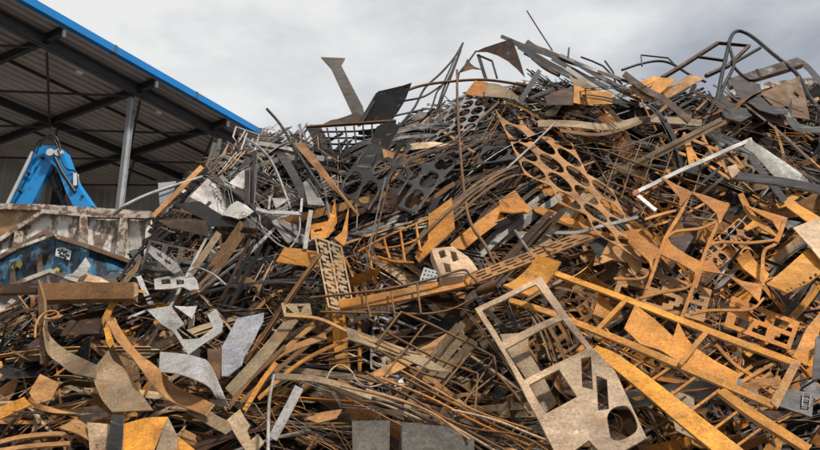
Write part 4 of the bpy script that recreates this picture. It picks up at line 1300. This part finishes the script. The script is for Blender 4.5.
hero('steel_strip', 'narrow pale bar lying below the punched sheet', ST, 'narrow pale bar', 'g', [('b', 0.7, 0.014, 3, '540,231 575,232 600,226 638,217')])
hero('sheet_offcut', 'orange notched plate behind the bars of the yellow frame', PL, 'orange notched plate', 'o', [('p', 0.7, 0.014, '593,314 599,296 614,308 622,317 612,322', [], (0, 0))])
hero('sheet_offcut', 'small cream plate below the angle frame', PL, 'small cream plate', 'c', [('p', 0.6, 0.012, '727,168 736,165 740,172 732,180', [], (0, 0.2))])
hero('sheet_offcut', 'grey square plate in the bottom right behind the ladder', PL, 'grey square plate', 'v', [('p', 0.65, 0.012, '671,390 694,396 696,410 672,404', [], (0, 0.1))])
hero('sheet_offcut', 'grey plate under the broad yellow beam', PL, 'grey plate', 'v', [('p', 0.7, 0.012, '672,414 700,432 704,444 676,430', [], (0, 0.1))])
# ------------------------------------------------------------------ the body of the heap behind the scrap one sees
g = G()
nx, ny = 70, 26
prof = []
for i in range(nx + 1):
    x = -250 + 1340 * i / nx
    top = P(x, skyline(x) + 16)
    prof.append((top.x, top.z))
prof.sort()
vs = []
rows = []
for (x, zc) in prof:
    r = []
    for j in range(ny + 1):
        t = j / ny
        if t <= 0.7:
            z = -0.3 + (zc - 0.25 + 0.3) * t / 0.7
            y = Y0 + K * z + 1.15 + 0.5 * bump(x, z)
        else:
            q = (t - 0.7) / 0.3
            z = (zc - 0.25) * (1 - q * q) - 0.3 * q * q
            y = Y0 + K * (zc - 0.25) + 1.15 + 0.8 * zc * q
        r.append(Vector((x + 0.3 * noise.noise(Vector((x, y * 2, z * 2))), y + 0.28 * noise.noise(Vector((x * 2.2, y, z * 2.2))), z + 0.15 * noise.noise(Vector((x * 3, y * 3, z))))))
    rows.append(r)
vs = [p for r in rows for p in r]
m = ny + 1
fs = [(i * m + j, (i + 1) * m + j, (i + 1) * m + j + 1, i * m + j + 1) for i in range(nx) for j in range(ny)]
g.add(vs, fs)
M_CORE = flat_mat('heap_gap_shade', (0.010, 0.008, 0.007), 0.95, 0, 0.5, 3.0, (0.02, 0.013, 0.009), 0.5, 0.03)  # near-black colour stands in for shade deep in the heap
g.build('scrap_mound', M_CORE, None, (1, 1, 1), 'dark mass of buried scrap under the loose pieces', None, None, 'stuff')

# ------------------------------------------------------------------ loose pieces
# regions: (x0, y0, x1, y1), [(image angle, spread, weight)], colours, weights of kinds (strip, rod, offcut, angle, cutout, tube), amount
REG = [
    ((310, 112, 545, 262), [(-26, 11, 6), (-50, 14, 1), (20, 16, 1.2)], 'ddkkknnnnbbdgu', (7, 4, 2.2, 1, 0.8, 0.8), 1.5),
    ((545, 88, 830, 185), [(20, 12, 4), (-25, 14, 2), (60, 16, .8)], 'ddkknnnnbbuogv', (5, 4, 3.2, 1.2, 1.0, 1.2), 1.5),
    ((440, 86, 830, 125), [(12, 14, 4), (-18, 14, 2)], 'ddknnbbg', (4, 5, 2.5, 1.2, 0.6, 1.2), 0.5),
    ((545, 180, 830, 330), [(33, 12, 4), (-38, 14, 3.2), (4, 9, 1.5)], 'ooyobbbnnnduugbo', (5, 2.4, 4.2, 1.4, 2.0, 1), 1.6),
    ((545, 320, 830, 470), [(32, 12, 3.5), (-36, 14, 3), (80, 25, 1)], 'ooybbnnnnduuvgbo', (4.5, 4.0, 3.2, 1.2, 1.4, 1), 1.4),
    ((320, 255, 560, 345), [(-20, 12, 4), (25, 14, 3), (70, 20, .8)], 'bbnnndkuuoovg', (5, 4.5, 2.4, 1, 0.8, 1), 1.1),
    ((245, 300, 560, 470), [(20, 12, 5), (-40, 12, 3), (0, 10, 1)], 'uubbbnnnkvvdcog', (5, 7, 1.3, 0.8, 0.3, 0.8), 1.7),
    ((130, 195, 325, 310), [(-6, 13, 4), (-45, 16, 2), (45, 20, 2)], 'ddkkgggnnvwbb', (5, 5.5, 2.6, 0.8, 0.6, .6), 1.25),
    ((-10, 285, 250, 470), [(-28, 16, 4), (28, 18, 3), (0, 10, 1)], 'uuvbbnnnkddgcuo', (5, 3.5, 4.0, 0.8, 0.8, 0.8), 1.6),
    ((160, 128, 325, 215), [(-45, 16, 3), (40, 22, 3), (5, 20, 2)], 'wwgggvcddknus', (3.5, 9, 1.8, 0.5, 0.0, .4), 1.1),
]
KINDS = ('steel_strip', 'steel_rod', 'sheet_offcut', 'angle_bar', 'cutout_sheet', 'square_tube', 'bent_wire', 'curled_ribbon')
CATS = ('steel strip', 'steel rod', 'sheet offcut', 'angle bar', 'cutout sheet', 'square tube', 'wire', 'steel ribbon')
OUT = ['0,0 1,0.1 0.9,0.5 0.2,0.6', '0,0 1,0 0.5,0.75', '0,0 1,0 1,0.3 0.4,0.3 0.4,0.7 0,0.7', '0,0 1,0 1,0.5 0.8,0.5 0.8,0.25 0.6,0.25 0.6,0.5 0,0.5',
       '0,0 1,0 0.85,0.08 0.68,0.2 0.55,0.36 0.5,0.6 0,0.6', '0,0.1 0.45,0 1,0.35 0.95,0.5 0.4,0.3 0.05,0.45', '0,0 1,0 1,0.12 0.75,0.12 0.7,0.4 0.6,0.4 0.55,0.12 0.3,0.12 0.25,0.5 0.12,0.5 0.1,0.12 0,0.12',
       '0,0.2 0.3,0 0.7,0 1,0.2 0.85,0.3 0.66,0.2 0.34,0.2 0.15,0.3', '0,0 0.9,0 1,0.2 0.8,0.32 0.95,0.5 0.1,0.6', '0,0 1,0 1,0.35 0,0.45', '0,0.05 0.5,0 1,0.1 0.7,0.25 0.62,0.55 0.45,0.58 0.4,0.25']


def pick(rng, items, ws):
    return rng.choices(items, ws)[0]


def loose(g, rng, kind, A, B, n, fat=1.0):
    """one piece of scrap of a kind between A and B, its flat side towards N"""
    t = B - A
    L = t.length
    t.normalize()
    w = n.cross(t).normalized()
    n = t.cross(w)
    if kind == 'steel_strip':
        m = 9
        wd = fat * rng.choice((0.009, 0.012, 0.015, 0.018, 0.022, 0.028, 0.036, 0.048))
        cv, cw, tw = rng.gauss(0, 0.06) * L, rng.gauss(0, 0.025) * L, rng.gauss(0, 0.35)
        kink = rng.uniform(0.2, 0.8) if rng.random() < 0.3 else 2
        kd = rng.gauss(0, 0.35)
        vs = []
        for i in range(m):
            s = i / (m - 1)
            q = A.lerp(B, s) + n * (cv * 4 * s * (1 - s)) + w * (cw * math.sin(s * 3.1 * 1.4))
            if s > kink:
                q += n * (kd * (s - kink) * L)
            a = tw * s
            ww = w * math.cos(a) + n * math.sin(a)
            vs += [q - ww * wd, q + ww * wd]
        fs = [(2 * i, 2 * i + 2, 2 * i + 3, 2 * i + 1) for i in range(m - 1)]
        g.sheet(vs, fs, rng.choice((0.005, 0.008, 0.012)), True)
    elif kind == 'curled_ribbon':
        m = 16
        wd = rng.choice((0.015, 0.022, 0.03, 0.038))
        cv, tw, t0 = rng.choice((-1, 1)) * rng.uniform(0.08, 0.22) * L, rng.gauss(0, 1.3), rng.gauss(0, 0.4)
        k1, k2, kd = rng.uniform(0.15, 0.5), rng.uniform(0.55, 0.85), rng.gauss(0, 0.5)
        ph = rng.uniform(0.7, 1.5)
        vs = []
        for i in range(m):
            s = i / (m - 1)
            q = A.lerp(B, s) + n * (cv * math.sin(math.pi * s * ph)) + w * (0.1 * L * math.sin(s * 5 * ph))
            q += n * (kd * (max(0, s - k1) - 2 * max(0, s - k2)) * L) * 0.5
            a = t0 + tw * s
            ww = w * math.cos(a) + n * math.sin(a)
            vs += [q - ww * wd, q + ww * wd * (0.8 + 0.2 * math.sin(i * 1.7))]
        fs = [(2 * i, 2 * i + 2, 2 * i + 3, 2 * i + 1) for i in range(m - 1)]
        g.sheet(vs, fs, 0.005, True)
    elif kind == 'bent_wire':
        k = rng.choice((3, 4, 5, 6))
        am = rng.choice((0.04, 0.08, 0.14)) * L
        pts = [A] + [A.lerp(B, (i + rng.uniform(-.3, .3)) / k) + n * rng.gauss(0, am * 0.6) + w * rng.gauss(0, am) for i in range(1, k)] + [B]
        out = []
        for i, p in enumerate(pts):                    # kinks with a small radius
            if 0 < i < len(pts) - 1:
                out += [p.lerp(pts[i - 1], 0.12), p, p.lerp(pts[i + 1], 0.12)]
            else:
                out.append(p)
        g.tube(out, rng.choice((0.0025, 0.003, 0.004, 0.005)), 5)
    elif kind == 'steel_rod':
        r = fat * rng.choice((0.003, 0.004, 0.005, 0.006, 0.008, 0.010))
        k = rng.choice((2, 3, 3, 4, 5))
        am = rng.choice((0.01, 0.02, 0.05, 0.12)) * L
        pts = [A]
        for i in range(1, k):
            pts.append(A.lerp(B, i / k) + n * rng.gauss(0, am * 0.6) + w * rng.gauss(0, am))
        pts.append(B)
        if rng.random() < 0.2 and L < 1.2:
            c = B + w * rng.choice((-1, 1)) * 0.15 * L
            pts += [c, c - t * 0.3 * L]
        g.tube(catmull(pts, 5) if rng.random() < 0.45 else pts, r, 5)
    elif kind == 'angle_bar':
        a = rng.choice((0.016, 0.022, 0.03)) * fat
        th = 0.005
        pr = [(0, 0), (a, 0), (a, th), (th, th), (th, a), (0, a)]
        sg = rng.choice((-1, 1))
        M = A.lerp(B, rng.uniform(0.3, 0.7)) + n * rng.gauss(0, 0.03) * L
        g.prism([A, A.lerp(M, 0.5), M, B], [(sg * x, y) for x, y in (pr if sg > 0 else pr[::-1])], n)
    elif kind == 'square_tube':
        a = rng.choice((0.010, 0.013, 0.018)) * fat
        M = A.lerp(B, rng.uniform(0.3, 0.7)) + n * rng.gauss(0, 0.05) * L + w * rng.gauss(0, 0.05) * L
        g.prism(catmull([A, M, B], 4), [(-a, -a), (a, -a), (a, a), (-a, a)], n)
    elif kind == 'sheet_offcut':
        o = PT(rng.choice(OUT))
        sy = rng.choice((-1, 1)) * rng.uniform(0.6, 1.1) * L * min(1.0, 0.55 / L)
        pts = [A + t * (L * (x + rng.gauss(0, .03))) + w * (sy * (y + rng.gauss(0, .03))) for x, y in o]
        gg = G()
        poly_sheet(gg, pts, [], n, rng.choice((0.004, 0.006, 0.010)), 0.0, 0)
        cu = rng.gauss(0, 0.5) / max(L, 0.3)
        fx, fa = rng.uniform(0.3, 0.7) * L, (rng.gauss(0, 0.7) if rng.random() < 0.4 else 0)
        out = []
        for p in gg.v:
            x = (p - A).dot(t)
            y = (p - A).dot(w)
            out.append(p + n * (cu * (x - L / 2) ** 2 * 0.7 + fa * max(0, x - fx) + 0.3 * cu * x * y))
        g.add(out, gg.f, gg.s, gg.e)
    elif kind == 'cutout_sheet':
        ni, nj = max(2, int(L / 0.16)), rng.choice((1, 2, 2, 3))
        st, rnd = L / ni, rng.random() < 0.5
        V, idx, fs = [], {}, []
        hr = rng.uniform(0.36, 0.45)
        cu = rng.gauss(0, 0.25)

        def vid(u, v):
            key = (round(u, 3), round(v, 3))
            if key not in idx:
                idx[key] = len(V)
                V.append(A + t * (u * st) + w * (v * st * 0.85) + n * (cu * (u * st - L / 2) ** 2))
            return idx[key]
        for i in range(ni):
            for j in range(nj):
                if rng.random() < 0.1:
                    continue
                oo, ii = [], []
                for q in range(16):
                    a = 2 * math.pi * q / 16
                    ca, sa = math.cos(a), math.sin(a)
                    mx = max(abs(ca), abs(sa))
                    oo.append(vid(i + .5 * ca / mx, j + .5 * sa / mx))
                    k = hr if rnd else hr * 0.9 / mx
                    ii.append(vid(i + k * ca, j + k * sa))
                for q in range(16):
                    r = (q + 1) % 16
                    fs.append((oo[q], oo[r], ii[r], ii[q]))
        if fs:
            g.sheet(V, fs, 0.008)


def place(rng, reg, deep, small=False):
    (x0, y0, x1, y1), angs, cols, kw, _ = reg
    low = y0 > 280
    kw = (kw[0] * 1.5, kw[1] * 0.55) + tuple(kw[2:])
    kw = tuple(kw) + (1.1 if deep[1] > 0 else 0.3, 2.6 if x1 < 260 and low else (0.7 if low else 0.35))
    for _t in range(40):
        x, y = rng.uniform(x0, x1), rng.uniform(y0, y1)
        if y > skyline(x) + 4:
            break
    else:
        return None
    kind = pick(rng, KINDS, kw)
    a, sd, _w = pick(rng, angs, [q[2] for q in angs])
    an = math.radians(rng.gauss(a, sd))
    L = {'steel_strip': (0.5, 2.4), 'steel_rod': (0.4, 2.2), 'sheet_offcut': (0.16, 0.85), 'angle_bar': (0.5, 2.2), 'cutout_sheet': (0.4, 1.3), 'square_tube': (0.4, 2.0), 'bent_wire': (0.3, 1.5), 'curled_ribbon': (0.35, 1.0)}[kind]
    L = rng.uniform(L[0], L[1]) * (0.75 if small else 1)
    c = P(x, y)
    Lp = L * F / (c - EYE).length
    if kind == 'steel_rod' and x < 330 and y < 300:
        Lp *= 0.5
    base = rng.uniform(deep[0], deep[1])
    tl = max(-0.25, min(0.25, rng.gauss(0, 0.10) * L))
    dx, dy = math.cos(an) * Lp / 2, math.sin(an) * Lp / 2
    ex = [(x - dx, y - dy), (x + dx, y + dy)]
    for k in (0, 1):                                    # do not shoot far out of the heap into the sky
        sx, sy = ex[k]
        lim = skyline(sx) - rng.choice((2, 4, 14))
        if sy < lim and abs(sy - y) > 1:
            q = max(0.15, (y - lim) / (y - sy)) if y > lim else 0.15
            ex[k] = (x + (sx - x) * q, y + (sy - y) * q)
    A, B = P(*ex[0], base + tl), P(*ex[1], base - tl)
    if (B - A).length < 0.12:
        return None
    n = (SLOPE_N + Vector((rng.gauss(0, 0.55), rng.gauss(0, 0.4), rng.gauss(0, 0.55)))).normalized()
    t = (B - A).normalized()
    if abs(n.dot(t)) > 0.9:
        n = SLOPE_N
    col = rng.choice(cols)
    if kind == 'cutout_sheet' and col in 'wcs':
        col = 'n'
    if kind == 'bent_wire' and deep[1] > 0:
        col = rng.choice('uucocbgn' if x > 330 or y > 300 else 'wgwcgun')
        if True:
            dd = SLOPE_N * rng.uniform(0.1, 0.4)
            A, B = A + dd, B + dd
    if kind == 'curled_ribbon' and low:
        col = rng.choice('uuvvbobyn')
        A, B = A + SLOPE_N * 0.12, B + SLOPE_N * 0.12
    if kind == 'steel_rod' and rng.random() < 0.16:
        col = rng.choice('gcw')  # pale colour imitates highlights on thin metal
    return kind, x, y, an, A, B, n, col


def bundle(g, rng, kind, A, B, n):
    """a few pieces of a kind lying nested, as they fell together"""
    k = rng.choice((1, 2, 3, 4, 5)) if kind in ('steel_strip', 'steel_rod', 'angle_bar') else 1
    sd = rng.random()
    w = n.cross((B - A).normalized())
    for i in range(k):
        o = w * (i * rng.uniform(0.025, 0.06)) + n * rng.gauss(0, 0.03) + (B - A) * rng.gauss(0, 0.06)
        loose(g, random.Random(sd), kind, A + o, B + o + w * rng.gauss(0, 0.03), n)


def sane(g, plate=False):
    for p in g.v[::3]:
        q = project(p)
        if q is None or q[1] < skyline(q[0]) - (5 if plate else 18) or (p - EYE).length < 3.5:
            return False
    return True


# buried and half buried small pieces that no one could count
rng = random.Random(11)
fine = {}
for reg in REG:
    for _ in range(int(300 * reg[4])):
        r = place(rng, reg, (-1.0, -0.35), True)
        if not r:
            continue
        kind, x, y, an, A, B, n, col = r
        gk = ('w' if rng.random() < 0.4 else 'n') if col in 'wcsg' else (('o' if rng.random() < 0.6 else 'n') if col in 'oyu' else 'n')
        gg = G()
        bundle(gg, rng, kind, A, B, n)
        if sane(gg, kind in ('sheet_offcut', 'cutout_sheet')):
            fine.setdefault(gk, G()).add(gg.v, gg.f, gg.s, gg.e)


def island_mat(name, cols, metal):
    m, nt, bs = node_mat(name)
    ge = N(nt, 'ShaderNodeNewGeometry')
    r = ramp(nt, ge.outputs['Random Per Island'], [(i / len(cols), c) for i, c in enumerate(cols)])
    r.color_ramp.interpolation = 'CONSTANT'
    _, v = coords(nt)
    b = ramp(nt, nz(nt, v, 6, 6, 0.7), [(0.3, 0.5), (0.7, 1.25)])
    c = mixc(nt, 'MULTIPLY', 1.0, r.outputs[0], b.outputs[0])
    nt.links.new(c, bs.inputs['Base Color'])
    bs.inputs['Roughness'].default_value = 0.6
    bs.inputs['Metallic'].default_value = metal
    return m


FINE = {'w': ('grey', [(0.2, 0.19, 0.18), (0.34, 0.32, 0.3), (0.10, 0.095, 0.09), (0.28, 0.23, 0.17)], 0.3),
        'o': ('orange', [(0.36, 0.13, 0.022), (0.24, 0.10, 0.035), (0.11, 0.05, 0.02), (0.24, 0.13, 0.05)], 0.05),
        'n': ('dark', [(0.024, 0.021, 0.02), (0.05, 0.027, 0.017), (0.012, 0.011, 0.011), (0.09, 0.042, 0.02), (0.03, 0.026, 0.024)], 0.2)}  # dark set coloured deeper to imitate the shade inside the gaps
for k, gg in fine.items():
    nm, cs_, mt = FINE[k]
    gg.build('scrap_litter', island_mat('small_scrap_' + nm, cs_, mt), None, (1, 1, 1), {'w': 'uncounted grey', 'o': 'uncounted orange rusty', 'n': 'uncounted dark'}[k] + ' small scrap filling the gaps of the heap', None, None, 'stuff')

# loose pieces as things of their own
rng = random.Random(23)
LOOSE = []
for reg in REG:
    for _ in range(int(185 * reg[4])):
        r = place(rng, reg, (-0.62, 0.08))
        if not r:
            continue
        kind, x, y, an, A, B, n, col = r
        g = G()
        sd = rng.random()
        loose(g, random.Random(sd), kind, A, B, n)
        if not g.f or not sane(g, kind in ('sheet_offcut', 'cutout_sheet')):
            continue
        w = n.cross((B - A).normalized())
        sib = rng.choice((1, 1, 2, 3, 4, 5)) if kind in ('steel_strip', 'steel_rod', 'bent_wire') else 1
        f = rng.uniform(0.7, 1.25)
        for i in range(sib):
            if i:
                o_ = w * (i * rng.uniform(0.03, 0.07)) + n * rng.gauss(0, 0.02) + (B - A) * rng.gauss(0, 0.06)
                g = G()
                A2, B2 = A + o_, B + o_ + w * rng.gauss(0, 0.03)
                loose(g, random.Random(sd), kind, A2, B2, n)
                if not g.f or not sane(g):
                    continue
                if rng.random() < 0.25:
                    col = rng.choice(reg[2])
            else:
                A2, B2 = A, B
            c, mat, cn = COLS[col]
            o = g.build(kind, mat, None, [max(0.008, k * f * rng.uniform(0.95, 1.05)) for k in c])
            LOOSE.append(dict(o=o, kind=kind, cn=cn, L=(B - A).length, an=math.degrees(an), xy=project((A2 + B2) / 2), hits=0, col=col))

# keep what the picture shows; of each kind the 300 that show largest
from mathutils.bvhtree import BVHTree
bpy.context.view_layer.update()
BV, BF, own = [], [], []
for o in S.objects:
    if o.type == 'MESH' and o.name != 'ground':
        k = len(BV)
        mw = o.matrix_world
        BV += [mw @ v.co for v in o.data.vertices]
        for f in o.data.polygons:
            BF.append([k + q for q in f.vertices])
            own.append(o.name)
tree = BVHTree.FromPolygons(BV, BF)
hits = {}
for iy in range(0, 225):
    for ix in range(0, 410):
        loc, nn, i, dd = tree.ray_cast(EYE, ray(ix * 2 + 1, iy * 2 + 1).normalized(), 80)
        if i is not None:
            hits[own[i]] = hits.get(own[i], 0) + 1
for q in LOOSE:
    q['hits'] = hits.get(q['o'].name, 0)
print('loose', len(LOOSE), 'hidden', sum(q['hits'] < 2 for q in LOOSE), 'hero hidden', [o.name + ' ' + o.get('label', '') for o, s, a in HERO if o.type == 'MESH' and hits.get(o.name, 0) < 2])
keep = []
for kd in KINDS:
    ks = sorted([q for q in LOOSE if q['kind'] == kd], key=lambda q: -q['hits'])
    lim = {'sheet_offcut': 220, 'bent_wire': 250}.get(kd, 285)
    if kd in ('steel_strip',):
        lim = 270
    for i, q in enumerate(ks):
        if i < lim and q['hits'] >= 2:
            keep.append(q)
        else:
            me = q['o'].data
            bpy.data.objects.remove(q['o'])
            bpy.data.meshes.remove(me)
print('kept', len(keep), {k: sum(q['kind'] == k for q in keep) for k in KINDS})

# labels: looks, slope, and the piece it lies beside
anchors = []
for o, s, (x, y) in HERO:
    if s not in ('crest bars', 'strip fan', 'sweeping rods', 'rod ends'):
        anchors.append((s, x, y))


def slope_word(a):
    a = (a + 90) % 180 - 90
    if abs(a) < 9:
        return 'level'
    if abs(a) > 62:
        return 'upright'
    s = 'steep ' if abs(a) > 38 else ''
    return s + ('falling' if a > 0 else 'rising')


NOUN = dict(zip(KINDS, ('strip', 'rod', 'offcut', 'angle bar', 'cutout sheet', 'square tube', 'wire', 'ribbon')))
used = {}
for q in keep:
    x, y = q['xy']
    near = sorted(anchors, key=lambda a: (a[1] - x) ** 2 + 1.3 * (a[2] - y) ** 2)
    s, hx, hy = near[0]
    if abs(hy - y) > 0.7 * abs(hx - x):
        rel = 'above' if y < hy else 'below'
    else:
        rel = 'left of' if x < hx else 'right of'
    size = 'short' if q['L'] < 0.55 else ('long' if q['L'] > 1.5 else '')
    head = ' '.join(w for w in (size, q['cn'], NOUN[q['kind']] + ',', slope_word(q['an']) + ',') if w)
    q['labs'] = [f'{head} {rel} the {s}', f'{head} {rel} the {s} near the {near[1][0]}', f'{head} between the {s}, {near[1][0]} and {near[2][0]}']
    q['lv'] = 0


def collide():
    used = {}
    for q in keep:
        used.setdefault(q['labs'][q['lv']], []).append(q)
    return used


for lv in (1, 2):
    for lab, qs in collide().items():
        if len(qs) > 1:
            for q in qs:
                if len(q['labs'][lv].split()) <= 16:
                    q['lv'] = lv
for lab, qs in collide().items():
    qs.sort(key=lambda q: q['xy'][1])
    for i, q in enumerate(qs):
        w = '' if len(qs) == 1 or len(lab.split()) > 15 else ('upper ' if i == 0 else ('lower ' if i == len(qs) - 1 else 'middle '))
        q['lab'] = w + lab
for q in keep:
    tag(q['o'], q['lab'], CATS[KINDS.index(q['kind'])], {'steel_strip': 'loose strips in the heap', 'steel_rod': 'loose rods in the heap', 'sheet_offcut': 'loose offcuts in the heap',
        'angle_bar': 'loose angle bars in the heap', 'cutout_sheet': 'loose cutout sheets in the heap', 'square_tube': 'loose square tubes in the heap', 'bent_wire': 'loose wires in the heap', 'curled_ribbon': 'curled ribbons in the heap'}[q['kind']])
